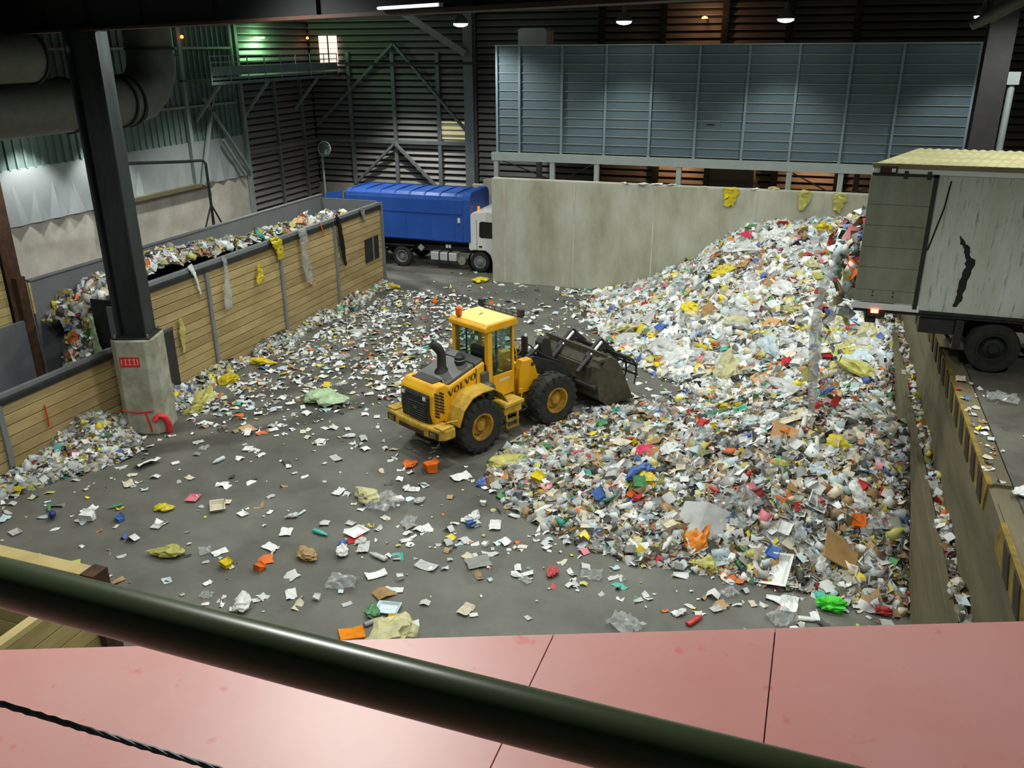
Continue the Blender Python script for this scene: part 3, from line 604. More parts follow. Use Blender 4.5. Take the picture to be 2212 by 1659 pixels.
# ------------------------------------------------------------------ tipping trailer on the dock
def trailer():
    X0, X1, Y0, Y1, Z0, Z1 = .95, 14.5, 18.0, 20.5, 5.1, 7.82
    t = thing('dump_trailer', 'dirty white box trailer backed over the dock edge, emptying waste', 'trailer', (X0, Y0, DZ+.03))
    zo = -(DZ+.03)
    def b(name, m, x0, x1, y0, y1, z0, z1, bevel=0., par=None): return MB().box(x0-X0, x1-X0, y0-Y0, y1-Y0, z0+zo, z1+zo).build(name, m, par or t, bevel=bevel)
    b('near_side', M_tside, 2.1, X1, Y0, Y0+.05, Z0, Z1-.12); b('far_side', M_tside, X0+.95, X1, Y1-.05, Y1, Z0, Z1)
    b('front_wall', M_tside, X1-.05, X1, Y0, Y1, Z0, Z1); b('bed', M_darksteel, X0, X1, Y0+.02, Y1-.02, Z0-.12, Z0)
    b('side_top_rail', M_white, X0, X1, Y0-.03, Y0+.06, Z1-.12, Z1); b('lower_rail', M_darksteel, 2.1, X1, Y0-.02, Y0+.06, Z0-.06, Z0)
    # corrugated roof
    rf = MB(); n = 150
    P = []
    for i in range(n+1):
        x = X0-.02+(X1-X0)*i/n; z = Z1+.05+(.025 if i % 2 else 0); xb = x+.95*(1-i/n)
        P += [(x-X0, -.06, z+zo), (xb-X0, Y1-Y0+.05, z+zo+.03)]
    rf.add(P, [(2*i, 2*i+2, 2*i+3, 2*i+1) for i in range(n)]); rf.build('roof_sheet', M_lid, t, fix=False)
    b('roof_edge', M_lid, X0-.02, X1, Y0-.07, Y0-.03, Z1-.01, Z1+.07); b('roof_edge', M_lid, X0+.95, X1, Y1+.0, Y1+.05, Z1, Z1+.08)
    for x in (X0+.12, X0+2.55): 
        k = b('roof_bracket', M_rust, x, x+.3, Y0-.09, Y0-.02, Z1-.1, Z1+.02); b('bracket_bolt', M_white, x+.2, x+.27, Y0-.11, Y0-.09, Z1-.08, Z1-.02, par=k)
    for x in (X0+.55, X0+.95, X0+3.1): b('latch', M_black, x, x+.07, Y0-.06, Y0-.02, Z1-.2, Z1-.06)
    # rear side door, panel by panel
    zs = [5.2, 5.45, 5.9, 6.3, 6.72, 7.12, 7.66]
    for i in range(6): b('door_panel', M_tdoor, X0-.02, 2.02, Y0-.035, Y0+.03, zs[i]+.004, zs[i+1]-.004)
    b('door_frame', M_black, 2.02, 2.1, Y0-.045, Y0+.05, 5.12, 7.7); b('door_frame', M_darksteel, X0, 2.1, Y0-.045, Y0+.05, 7.66, 7.71)
    for x in (1.25, 1.62):
        for z in (5.32, 5.4): b('rivet', M_black, x, x+.03, Y0-.045, Y0-.03, z, z+.03)
    b('rear_sill', M_white, X0-.05, 2.15, Y0-.03, Y0+.2, 5.05, 5.18, .01)
    b('rear_crossbar', M_black, X0+.25, X0+.45, Y0+.05, Y1-.05, 4.75, 5.06)
    l1 = b('light_housing', M_black, 1.22, 1.55, Y0-.02, Y0+.12, 4.9, 5.06); b('tail_light', emit('tail_glow', (255, 70, 50), 7), 1.28, 1.42, Y0-.045, Y0-.02, 4.98, 5.05, par=l1)
    l2 = b('light_housing', M_black, 4.0, 4.15, Y0-.03, Y0+.05, 4.9, 5.02); b('side_light', emit('tail_glow', (255, 70, 50), 7), 4.03, 4.1, Y0-.05, Y0-.03, 4.93, 5.0, par=l2)
    b('chassis_rail', M_black, 2.2, X1, Y0+.6, Y0+.75, 4.65, 5.0); b('chassis_rail', M_black, 2.2, X1, Y1-.75, Y1-.6, 4.65, 5.0)
    b('tool_box', M_black, 2.2, 2.85, Y0+.1, Y0+.5, 4.62, 5.0, .02); b('mudguard', M_black, 2.85, 3.0, Y0+.05, Y0+.5, 4.35, 4.95)
    MB().beam((2.45-X0, .3, 5.0+zo), (2.95-X0, .25, 4.3+zo), .05, .06).build('stay', M_rust, t)
    # torn dark streak on the side
    pts = [(2.63, 6.6), (2.72, 6.45), (2.8, 6.38), (2.83, 6.22), (2.9, 6.14), (2.87, 5.9), (2.82, 5.6), (2.80, 5.35), (2.77, 5.18)]; wd = [.02, .1, .13, .09, .17, .17, .14, .11, .08]
    fine = [(pts[i][0]+(pts[i+1][0]-pts[i][0])*u+random.uniform(-.015, .015), pts[i][1]+(pts[i+1][1]-pts[i][1])*u, (wd[i]+(wd[i+1]-wd[i])*u)*random.uniform(.7, 1.15)) for i in range(8) for u in (0, .25, .5, .75)]; pts = [q[:2] for q in fine]; wd = [q[2] for q in fine]
    k = MB(); P = []
    for (x, z), w_ in zip(pts, wd): P += [(x-w_/2-X0, -.006, z+zo), (x+w_/2-X0, -.006, z+zo)]
    k.add(P, [(2*i, 2*i+1, 2*i+3, 2*i+2) for i in range(len(pts)-1)]); k.build('tar_streak', mat('tar_black', (34, 34, 30), .9), t, fix=False)
    MB().tube([(2.32-X0, -.004, 7.6+zo), (2.28-X0, -.004, 7.1+zo), (2.18-X0, -.004, 6.6+zo), (2.12-X0, -.004, 6.3+zo)], .016, 5).build('scratch', mat('tar_black', (34, 34, 30), .9), t)
    for i, x in enumerate((3.58, 4.93, 6.28)):
        for s, yy in ((-1, Y0+.2), (1, Y1-.2)):
            wh = tyre_mb(.5, .34, .29).build('wheel', M_rubber, t, True); wh.location = (x-X0, yy-Y0, .5)
            rm = rim_mb(.29, .34, s, .1, .11, 10).build('rim', M_darksteel, wh, True)
        MB().tube([(x-X0, .3, .5), (x-X0, 2.2, .5)], .07, 8).build('axle', M_black, t)
    return t
trailer()
# ------------------------------------------------------------------ hook-lift truck behind the wall
def truck():
    t = thing('hooklift_truck', 'white-cabbed hooklift truck parked behind the end of the concrete wall', 'truck', (-14.6, 37.0, 0))
    def b(name, m, *q, bevel=0., par=None): return MB().box(*q).build(name, m, par or t, bevel=bevel)
    for x in (0, -4.05, -5.4):
        for s, yy in ((-1, .17), (1, 2.3)):
            wh = tyre_mb(.5, .32, .29).build('wheel', M_rubber, t, True); wh.location = (x, yy, .5)
            rim_mb(.29, .32, s, .03 if x == 0 else .14, .12, 10).build('rim', M_steel, wh, True)
        MB().tube([(x, .3, .5), (x, 2.2, .5)], .08, 8).build('axle', M_black, t)
    b('chassis', M_black, -7.2, 1.6, .5, 1.95, .78, 1.05); b('hook_frame', M_darksteel, -7.0, -.6, .7, 1.75, 1.05, 1.3)
    prof = [(-.45, 1.0), (-.55, 1.1), (-.5, 2.6), (-.35, 2.8), (.2, 2.9), (1.2, 2.86), (1.72, 2.5), (1.85, 1.6), (1.85, .55), (.62, .55), (.55, .85), (.3, 1.05), (-.3, 1.05)]
    c = MB().prism(prof, 'y', 0, 2.4).build('cab', M_white, t, bevel=.05)
    MB().prism([(.0, 1.72), (.02, 2.36), (.12, 2.42), (1.25, 2.38), (1.3, 1.66), (.1, 1.66)], 'y', -.012, 0).build('side_window', M_dglass, c)
    b('door_seam', M_grey, -.13, -.11, -.006, 0, 1.05, 2.5, par=c); b('door_handle', M_black, -.02, .14, -.02, 0, 1.2, 1.28, par=c)
    MB().lathe([(.6, -.01), (.6, .3)], 24, Matrix.Translation((0, .3, .5)) @ Matrix.Rotation(PI/2, 4, 'X')).build('wheel_arch', M_black, t)
    b('roof_spoiler', M_white, .1, 1.2, .3, 2.1, 2.86, 2.96, bevel=.03)
    bc = MB().lathe([(.06, 2.8), (.06, 2.98), (.04, 3.02), (.001, 3.02)], 10, Matrix.Translation((-.2, .5, 0))).build('beacon', emit('beacon_orange', (255, 110, 20), .6), t)
    for i in range(3):
        x = -2.55+i*.46; m = MB().prism([(x, .42), (x+.42, .42), (x+.42, .82), (x, .82)], 'y', .06, .55).build('tank_section', M_chrome, t, bevel=.05)
    for i in range(2): b('tank_strap', M_black, -2.12+i*.46, -2.08+i*.46, .04, .57, .4, .84)
    MB().lathe([(.001, 0), (.2, 0), (.2, .06), (.001, .06)], 20, Matrix.Translation((-.92, .06, .5)) @ Matrix.Rotation(PI/2, 4, 'X')).build('air_filter', M_tdoor, t)
    k = b('hazard_plate', M_frame, -.13, .13, -.01, .0, -.13, .13); k.location = (-3.05, .12, .98); k.rotation_euler = (0, PI/4, 0)
    b('side_guard', M_darksteel, -3.4, -.7, .06, .1, .3, .42); b('mudguard', M_black, -4.7, -3.4, .04, .5, 1.02, 1.06); b('mudguard', M_black, -6.05, -4.75, .04, .5, 1.02, 1.06)
    b('gas_strut', M_white, -1.75, -1.65, .1, .14, 1.05, 1.2); b('gas_strut', M_white, -1.6, -1.5, .1, .14, 1.05, 1.2)
    # blue container
    cc = thing('waste_container', 'blue steel roll-off container with a ribbed roof carried on the truck', 'container', (-14.6, 37.0, 1.3))
    def cbx(name, m, *q, bevel=0.): return MB().box(*q).build(name, m, cc, bevel=bevel)
    sec = [(0, .16), (0, 2.0), (.06, 2.18), (.22, 2.3), (2.2, 2.3), (2.36, 2.18), (2.42, 2.0), (2.42, .16), (2.2, .0), (.22, .0)]
    MB().prism(sec, 'x', -6.9, -.78).build('shell', M_cont, cc, bevel=.02)
    sec2 = [(-.05, .1), (-.05, 2.05), (.02, 2.24), (.2, 2.38), (2.22, 2.38), (2.4, 2.24), (2.47, 2.05), (2.47, .1)]
    MB().prism(sec2, 'x', -.78, -.42).build('front_frame', M_cont, cc, bevel=.02)
    for i in range(8):
        x = -6.7+i*.78; MB().prism([(.02, 2.16), (.2, 2.34), (1.2, 2.37), (2.22, 2.34), (2.4, 2.16), (2.2, 2.28), (.22, 2.28)], 'x', x, x+.09).build('roof_rib', M_cont, cc)
    cbx('side_rail', M_cont, -6.9, -.8, -.035, .02, 1.38, 1.46); cbx('side_rail', M_cont, -6.9, -.8, -.03, .02, .12, .2)
    for i in range(5): cbx('side_post', M_cont, -6.3+i*1.25, -6.22+i*1.25, -.02, .02, .18, 1.4)
    cbx('runner', M_black, -6.9, -.5, .75, .87, -.0, .1); cbx('runner', M_black, -6.9, -.5, 1.55, 1.67, 0, .1)
    cbx('data_label', M_white, -1.05, -.93, -.045, -.02, 1.0, 1.22)
    MB().prism([(-8.0, 1.55), (-7.1, 1.8), (-7.02, 2.2), (-7.1, 2.2), (-8.0, 2.05)], 'y', .02, .1).build('rear_flap', M_cont, cc); cbx('hinge_post', M_steel, -7.06, -6.98, .0, .2, 1.2, 2.15); cbx('flap_bar', M_cont, -8, -6.9, .02, .12, 1.5, 1.6)
truck()
# ------------------------------------------------------------------ wheel loader
def loader():
    HEAD = 26.0
    t = thing('wheel_loader', 'yellow wheel loader with a dark grapple bucket pushing into the waste', 'loader', (-7.95, 20.82, 0), R_(90-HEAD))
    def b(name, m, *q, bevel=0., par=None): return MB().box(*q).build(name, m, par or t, bevel=bevel)
    RA, TW, TR = .75, .52, .36; ART = R_(-7)            # tyre radius, width; articulation to the left
    MF = Matrix.Rotation(ART, 4, 'Z')
    # --- rear frame
    def wheel(x, s, M=None):
        wh = tyre_mb(RA, TW, TR, 20).build('wheel', M_rubber, t, False)
        pos = Vector((x, s*.94, RA))
        if M is not None: pos = M @ pos; wh.rotation_euler = (0, 0, ART)
        wh.location = pos
        rim_mb(TR, TW, s, .2, .15, 12).build('rim', M_rim, wh, True)
    for s in (-1, 1): wheel(-1.42, s)
    for s in (-1, 1): wheel(1.42, s, MF)
    MB().tube([(-1.42, -.8, RA), (-1.42, .8, RA)], .16, 12).build('rear_axle', M_darksteel, t)
    # engine hood: yellow sides and rear cap
    side = [(-2.58, 1.0), (-2.66, 1.3), (-2.64, 1.8), (-2.46, 2.02), (-2.2, 2.02), (-2.05, 1.92), (-.82, 2.28), (-.82, 1.0)]
    hood = MB().prism(side, 'y', -.66, .66).build('hood', M_yel, t, bevel=.06)
    # raised grey engine cover on top
    top = [(-2.22, 1.9), (-2.1, 2.0), (-.85, 2.36), (-.83, 2.2), (-2.0, 1.86)]
    MB().prism(top, 'y', -.6, .6).build('engine_cover', M_grey, t, bevel=.04)
    MB().prism([(-2.42, 2.035), (-2.1, 2.05), (-2.1, 2.0), (-2.42, 2.0)], 'y', -.42, .42).build('cover_screen', M_black, t)
    b('seam', M_black, -1.17, -1.15, -.61, .61, 2.0, 2.29); b('side_seam', M_black, -1.16, -1.14, -.668, .668, 1.5, 2.16)
    # rear grille
    gr = MB().prism([(-2.67, 1.0), (-2.7, 1.3), (-2.68, 1.74), (-2.6, 1.82), (-2.5, 1.82), (-2.5, 1.0)], 'y', -.56, .56).build('rear_grille', M_black, t, bevel=.03)
    for i in range(8): b('grille_bar', M_grey, -2.725, -2.69, -.44, .26, 1.06+i*.065, 1.075+i*.065, par=gr)
    for y_ in (-.4, .44):
        f = b('lamp_pod', M_grey, -2.7, -2.66, y_-.09, y_+.09, 1.62, 1.74, par=None); MB().box(-2.72, -2.7, y_-.05, y_+.05, 1.64, 1.72).build('lamp_lens', M_white, f)
    b('grille_slot', M_darksteel, -2.705, -2.68, -.28, .3, 1.64, 1.72); b('emblem', M_grey, -2.73, -2.71, -.1, .02, 1.32, 1.42)
    # side vents: diagonal slots
    sl_ = None
    for s in (-1, 1):
        for i in range(8):
            for j in range(2):
                zc = 1.2+i*.085; xc = -2.5+j*.14+ (.02 if j else 0)
                if j and i == 0: continue
                q = [(xc-.085, zc+.045), (xc-.055, zc+.08), (xc+.085, zc-.015), (xc+.055, zc-.05)]
                MB().prism(q, 'y', s*.662, s*.672).build('vent_slot', M_black, t)
    # lettering VOLVO, serif capitals on both hood sides
    def glyph(ch):
        m = MB()
        def st(a, c, w_): 
            (x0, z0), (x1, z1) = a, c; m.add([(x0-w_/2, 0, z0), (x0+w_/2, 0, z0), (x1+w_/2, 0, z1), (x1-w_/2, 0, z1)], [(0, 1, 2, 3)])
        if ch == 'V': st((.08, 1), (.5, 0), .3); st((.95, 1), (.5, 0), .16); st((-.12, .97), (-.12, 1), 0) if 0 else None; m.add([(-.14, 0, .93), (.26, 0, .93), (.26, 0, 1), (-.14, 0, 1)], [(0, 1, 2, 3)]); m.add([(.74, 0, .93), (1.12, 0, .93), (1.12, 0, 1), (.74, 0, 1)], [(0, 1, 2, 3)])
        if ch == 'L': st((.2, 0), (.2, 1), .3); m.add([(0, 0, 0), (.85, 0, 0), (.85, 0, .08), (0, 0, .08)], [(0, 1, 2, 3)]); m.add([(0, 0, .93), (.42, 0, .93), (.42, 0, 1), (0, 0, 1)], [(0, 1, 2, 3)]); st((.8, .05), (.83, .32), .06)
        if ch == 'O':
            n_ = 20; P = []
            for i in range(n_):
                a = 2*PI*i/n_; P += [(.5+.55*math.cos(a), 0, .5+.52*math.sin(a)), (0.5+.27*math.cos(a), 0, .5+.42*math.sin(a))]
            m.add(P, [(2*i, 2*((i+1) % n_), 2*((i+1) % n_)+1, 2*i+1) for i in range(n_)])
        return m
    for s in (-1, 1):
        adv = 0.
        for ch in ('VOLVO' if s < 0 else 'VOLVO'):
            g = glyph(ch); wdt = {'V': 1.2, 'O': 1.25, 'L': 1.05}[ch]; k = .165
            for vi, (x, _, z) in enumerate(g.v):
                xx = (x*k+adv) if s < 0 else (.93-(x*k+adv)) 
                X = -2.12+xx; g.v[vi] = (X, s*.674, 1.64+(X+2.12)*.29+z*k*.98)
            g.build('letter', M_black, t, fix=False); adv += wdt*k
    # rear fenders
    for s in (-1, 1):
        arc = [(-2.22, 1.0), (-2.05, 1.4), (-1.75, 1.66), (-1.4, 1.72), (-1.0, 1.7), (-.72, 1.5), (-.52, 1.2)]
        m = MB(); P = []
        for (x, z) in arc: P += [(x, s*.64, z), (x, s*1.2, z-.02), (x, s*.64, z+.035), (x, s*1.2, z+.015)]
        for i in range(len(arc)-1):
            o = 4*i; m.f += [(o, o+1, o+5, o+4), (o+2, o+6, o+7, o+3), (o+1, o+3, o+7, o+5), (o, o+4, o+6, o+2)]
        m.v = P; m.build('rear_fender', M_yeld, t)
        MB().prism([(-2.25, 1.0), (-2.05, 1.42), (-1.75, 1.68), (-1.6, 1.2), (-1.75, .95)], 'y', s*.6, s*.68).build('inner_fender', M_yel, t)
        MB().tube([(-2.42, s*.78, .95), (-2.42, s*.95, 1.12), (-2.2, s*1.1, 1.15), (-2.15, s*1.1, .98)], .02, 6).build('grab_handle', M_yel, t)
    # counterweight with rear lamps
    cwp = [(-2.84, -.55), (-2.78, -1.02), (-2.64, -1.14), (-2.3, -1.14), (-2.3, 1.14), (-2.64, 1.14), (-2.78, 1.02), (-2.84, .55)]
    cwt = MB().prism(cwp, 'z', .72, 1.02).build('counterweight', M_yeld, t, bevel=.05)
    b('counterweight_slot', M_rust, -2.86, -2.82, -.5, .5, .76, .88, par=cwt)
    for s in (-1, 1):
        k = b('lamp_recess', M_black, -2.835, -2.75, s*.85-.16, s*.85+.16, .77, .95, par=cwt); 
        b('tail_lamp', M_yelstripe, -2.85, -2.835, s*.85-.11, s*.85+.1, .8, .92, par=cwt); b('corner_pad', M_yeld, -2.74, -2.35, s*.96-.16, s*.96+.17, 1.01, 1.06, par=cwt)
    b('chassis', M_yeld, -2.5, -.1, -.42, .42, .55, 1.05); b('belly', M_darksteel, -2.3, .5, -.5, .5, .42, .6)
    # exhaust and pre-cleaner
    MB().tube([(-1.75, 0, 1.98), (-1.75, 0, 2.12), (-1.75, 0, 2.2), (-1.75, 0, 2.55), (-1.8, .02, 2.68), (-1.9, .06, 2.8), (-1.98, .1, 2.87)], [.22, .18, .12, .115, .12, .12, .105], 14).build('exhaust_stack', M_black, t, True)
    MB().lathe([(.1, 2.12), (.1, 2.24), (.14, 2.25), (.14, 2.42), (.1, 2.44), (.06, 2.52), (.001, 2.52)], 16, Matrix.Translation((-1.3, -.2, 0))).build('pre_cleaner', M_black, t, True)
    MB().lathe([(.145, 2.33), (.145, 2.35)], 16, Matrix.Translation((-1.3, -.2, 0))).build('pre_cleaner_band', M_chrome, t)
    # cab
    cx0, cx1, cy, z0, zg, zr = -.76, .24, .64, 1.25, 1.78, 3.05
    b('cab_floor', M_grey, cx0, cx1, -cy, cy, z0-.1, z0)
    for s in (-1, 1):
        dr = MB().prism([(cx0+.25, z0-.12), (cx0+.18, 1.5), (cx0+.2, zg), (cx1, zg), (cx1, z0-.12)], 'y', s*(cy-.05), s*(cy+.05)).build('door_panel', M_yel, t, bevel=.03)
        if s < 0: MB().box(-.35, .05, -cy-.056, -cy-.05, 1.58, 1.64).build('door_decal', mat('decal_grey', (206, 206, 190), .6), dr)
        b('corner_pillar', M_yel, cx0, cx0+.17, s*cy-.07, s*cy+.07, 1.5, zr, bevel=.02); b('front_pillar', M_yel, cx1-.07, cx1, s*cy-.04, s*cy+.04, zg, zr)
        MB().add([(cx0+.17, s*cy, zg), (cx1-.07, s*cy, zg), (cx1-.07, s*cy, zr), (cx0+.17, s*cy, zr)], [(0, 1, 2, 3)]).build('side_glass', M_glass, t); b('glass_seal', M_black, cx0+.17, cx0+.2, s*cy-.012, s*cy+.012, zg, zr); b('glass_seal', M_black, cx0+.17, cx1-.07, s*cy-.012, s*cy+.012, zg, zg+.03)
        MB().tube([(cx1+.03, s*(cy+.05), 1.5), (cx1+.05, s*(cy+.1), 1.7), (cx1+.02, s*(cy+.1), 2.3), (cx1+.0, s*(cy+.04), 2.5)], .016, 6).build('grab_handle', M_yel, t)
    b('rear_panel', M_black, cx0-.02, cx0+.04, -cy, cy, z0, 2.16); MB().add([(cx0+.01, -cy+.07, 2.16), (cx0+.01, cy-.07, 2.16), (cx0+.01, cy-.07, zr), (cx0+.01, -cy+.07, zr)], [(0, 1, 2, 3)]).build('rear_glass', M_glass, t); b('glass_seal', M_black, cx0-.005, cx0+.03, -cy+.07, cy-.07, zr-.04, zr)
    b('front_panel', M_yel, cx1-.04, cx1+.02, -cy, cy, z0, 1.6); MB().add([(cx1-.02, -cy+.04, 1.6), (cx1-.02, cy-.04, 1.6), (cx1-.02, cy-.04, zr), (cx1-.02, -cy+.04, zr)], [(0, 1, 2, 3)]).build('windscreen', M_glass, t)
    b('front_mullion', M_black, cx1-.05, cx1, -.02, .02, 1.6, zr); b('rear_mullion', M_black, cx0+.0, cx0+.03, .12, .15, 2.16, zr)
    rf = MB().prism([(cx0-.1, 3.05), (cx0-.1, 3.17), (cx0+.0, 3.26), (cx1+.02, 3.26), (cx1+.1, 3.17), (cx1+.1, 3.05)], 'y', -cy-.1, cy+.1).build('roof', M_yel, t, bevel=.03)
    MB().prism([(cx0, 3.26), (cx1+.02, 3.26), (cx1-.02, 3.275), (cx0+.04, 3.275)], 'y', -cy-.06, cy+.06).build('roof_skin', M_roofy, rf)
    MB().tube([(-.3, .1, 3.28), (-.12, .16, 3.285)], .012, 6).build('roof_handle', M_grey, rf)
    # seat, steering wheel
    b('seat_back', M_black, -.55, -.4, -.24, .24, 1.75, 2.5, bevel=.05); b('seat_cushion', M_black, -.5, -.12, -.25, .25, 1.6, 1.78, bevel=.05); b('seat_pedestal', M_black, -.35, -.1, -.15, .15, 1.25, 1.6)
    MB().lathe([(.17, -.012), (.19, 0), (.17, .012), (.155, 0), (.17, -.012)], 20, Matrix.Translation((.06, 0, 2.1)) @ Matrix.Rotation(R_(-35), 4, 'Y')).build('steering_wheel', M_black, t)
    MB().tube([(.06, 0, 2.1), (.16, 0, 1.3)], .04, 8).build('steering_column', M_black, t)
    # beacon, light bar, mirrors
    bc = MB().tube([(-.74, .42, 3.1), (-.74, .42, 3.3)], .02, 8).build('beacon_stem', M_grey, t); MB().lathe([(.08, 3.3), (.09, 3.35), (.085, 3.5), (.05, 3.54), (.001, 3.54)], 14, Matrix.Translation((-.74, .42, 0))).build('beacon_lens', mat('beacon_amber', (214, 92, 26), .3), bc)
    MB().tube([(cx1+.16, -cy-.18, 3.34), (cx1+.16, cy+.15, 3.34)], .025, 8).build('light_bar', M_grey, t); MB().tube([(cx1+.16, -cy-.18, 3.24), (cx1+.16, cy+.15, 3.24)], .02, 8).build('light_bar', M_grey, t)
    for i in range(7): b('bar_strut', M_grey, cx1+.15, cx1+.17, -.7+i*.23, -.67+i*.23, 3.22, 3.36)
    for s in (-1, 1): b('work_lamp', M_black, cx1+.1, cx1+.24, s*(cy+.12)-.09, s*(cy+.12)+.09, 3.26, 3.46, bevel=.02)
    for s in (-1, 1):
        k = MB().tube([(cx1, s*cy, 2.6), (cx1+.15, s*(cy+.28), 2.65)], .015, 6).build('mirror_arm', M_black, t); MB().box(cx1+.11, cx1+.16, s*(cy+.3)-.1, s*(cy+.3)+.1, 2.35, 2.75).build('mirror', M_black, k)
    # hydraulic tank behind the cab, steps
    MB().lathe([(.001, -.2), (.15, -.19), (.19, -.12), (.19, .12), (.15, .19), (.001, .2)], 18, Matrix.Translation((-.86, -.76, 1.56)) @ Matrix.Rotation(PI/2, 4, 'X')).build('air_tank', M_grey, t, True)
    b('tank_guard', M_grey, -1.0, -.74, -.74, -.62, 1.5, 2.0, bevel=.03)
    for s in (-1, 1):
        sp = b('side_platform', M_yeld, -.62, .12, s*.86-.32, s*.86+.32, 1.02, 1.1); b('step_box', M_yeld, -.55, .1, s*1.0-.1, s*1.0+.12, .76, 1.03, bevel=.02)
        ld = b('ladder', M_yeld, -.5, -.46, s*1.1-.02, s*1.1+.04, .32, .8); b('ladder_rail', M_yeld, -.08, -.04, s*1.1-.02, s*1.1+.04, .32, .8, par=ld)
        for z in (.36, .56): b('rung', M_yelstripe, -.5, -.04, s*1.1-.05, s*1.1+.08, z, z+.035, par=ld)
        MB().tube([(.14, s*1.05, 1.1), (.16, s*1.08, 1.35), (.02, s*1.08, 1.38)], .016, 6).build('hoop', M_yel, t)
    # --- front frame (turned about the joint)
    def fb(name, m, *q, bevel=0.): return xf(MB().box(*q), MF).build(name, m, t, bevel=bevel)
    def fp(name, m, poly, a, c, bevel=0.): return xf(MB().prism(poly, 'y', a, c), MF).build(name, m, t, bevel=bevel)
    def ft(name, m, path, r_, n_=10, smooth=True): return xf(MB().tube(path, r_, n_), MF).build(name, m, t, smooth)
    fb('joint', M_darksteel, -.15, .5, -.25, .25, .55, 1.15); fb('front_chassis', M_yeld, .45, 1.9, -.42, .42, .5, 1.15, bevel=.03)
    ft('front_axle', M_darksteel, [(1.42, -.8, RA), (1.42, .8, RA)], .16)
    for s in (-1, 1): fp('tower', M_yel, [(.52, .98), (.54, 1.72), (.66, 1.92), (.98, 1.92), (1.1, 1.7), (1.3, 1.0)], s*.34, s*.6, .02)
    fb('tower_web', M_yel, .74, .86, -.4, .4, 1.1, 1.7); ft('tower_pin', M_darksteel, [(1.0, -.6, 1.76), (1.0, .6, 1.76)], .07)
    for s in (-1, 1):
        fp('lift_arm', M_darksteel, [(.92, 1.66), (.95, 1.9), (1.15, 1.92), (2.0, 1.55), (2.75, .9), (2.95, .7), (2.92, .5), (2.75, .48), (2.5, .7), (1.75, 1.2), (1.1, 1.62)], s*.44-.05, s*.44+.05, .01)
        ft('lift_cylinder', M_darksteel, [(1.0, s*.5, .95), (1.5, s*.5, 1.12)], .07); ft('lift_rod', M_chrome, [(1.5, s*.5, 1.12), (1.85, s*.5, 1.24)], .04)
    fb('arm_crosstube', M_darksteel, 1.85, 2.05, -.44, .44, 1.1, 1.4, bevel=.03)
    fp('bell_crank', M_black, [(1.66, 1.1), (1.72, 1.7), (1.66, 2.1), (1.8, 2.24), (2.02, 2.18), (2.12, 1.7), (2.24, 1.2), (2.0, .95)], -.13, .13, .03)
    ft('tilt_cylinder', M_darksteel, [(.95, 0, 1.5), (1.55, 0, 1.9)], .08); ft('tilt_rod', M_chrome, [(1.5, 0, 1.87), (1.88, 0, 2.14)], .04); ft('tilt_link', M_black, [(2.1, 0, 1.1), (2.55, 0, .95)], .06)
    ft('hose', M_black, [(1.1, -.2, 1.8), (1.4, -.22, 2.0), (1.8, -.2, 1.7), (2.2, -.3, 1.5)], .025); ft('hose', M_black, [(1.1, .2, 1.8), (1.45, .22, 2.05), (1.85, .2, 1.75), (2.2, .3, 1.5)], .025)
    # bucket with grab
    MF = MF @ Matrix.Translation((.36, 0, .14))
    BW = 1.32
    prof = [(2.52, .3), (2.45, .75), (2.55, 1.22), (2.78, 1.5), (2.86, 1.46), (2.66, 1.18), (2.58, .75), (2.68, .32), (2.95, .14), (3.85, .06), (3.85, .02), (2.85, .06)]
    bk = fp('bucket_shell', M_bucket, prof, -BW, BW, .0)
    for s in (-1, 1): fp('bucket_side', M_bucket, [(2.5, .3), (2.44, .75), (2.54, 1.22), (2.76, 1.5), (3.15, 1.42), (3.45, .95), (3.85, .12), (3.85, .02), (2.85, .04)], s*BW-.03, s*BW+.03, .01)
    fb('cutting_edge', M_darksteel, 3.82, 3.98, -BW, BW, .01, .06); fb('spill_guard', M_bucket, 2.74, 2.82, -BW, BW, 1.48, 1.62)
    fb('bucket_tube', M_darksteel, 2.3, 2.5, -BW, BW, .62, .74, bevel=.03); fb('bucket_back_plate', M_bucket, 2.46, 2.52, -.95, .95, .78, 1.2)
    for s in (-1, 1): fb('bucket_corner', M_bucket, 2.42, 3.0, s*BW-.2 if s > 0 else s*BW-.04, s*BW+.04 if s > 0 else s*BW+.2, 1.44, 1.52)
    for s in (-.62, .62):
        fp('grab_bracket', M_black, [(2.5, 1.2), (2.62, 1.45), (3.05, 1.8), (3.2, 1.86), (3.28, 1.78), (3.32, 1.6), (3.2, 1.42), (2.9, 1.36)], s-.05, s+.05, .01)
        ft('grab_cylinder', M_black, [(2.2, s-.1, 1.05), (2.72, s-.1, 1.45)], .07); ft('grab_rod', M_chrome, [(2.72, s-.1, 1.45), (3.14, s-.1, 1.78)], .045)
        fp('grab_arm', M_black, [(3.1, 1.82), (3.22, 1.84), (3.72, 1.4), (3.98, 1.0), (3.9, .98), (3.6, 1.3)], s-.05, s+.05)
    fb('grab_plate', M_bucket, 2.72, 3.2, -.55, .55, 1.42, 1.46); fb('grab_crossbar', M_black, 3.58, 3.68, -BW, BW, 1.28, 1.38)
    for i in range(7):
        y_ = -BW+.06+i*(2*BW-.12)/6
        ft('grab_tine', M_black, [(3.62, y_, 1.33), (3.9, y_, 1.2), (4.06, y_, .98), (4.08, y_, .7), (4.0, y_, .4)], [.04, .04, .035, .03, .015], 6)
    for z, x in ((1.0, 4.04), (.7, 4.08)): fb('tine_bar', M_black, x-.025, x+.025, -BW, BW, z-.025, z+.025)
    return t
LOADER = loader()
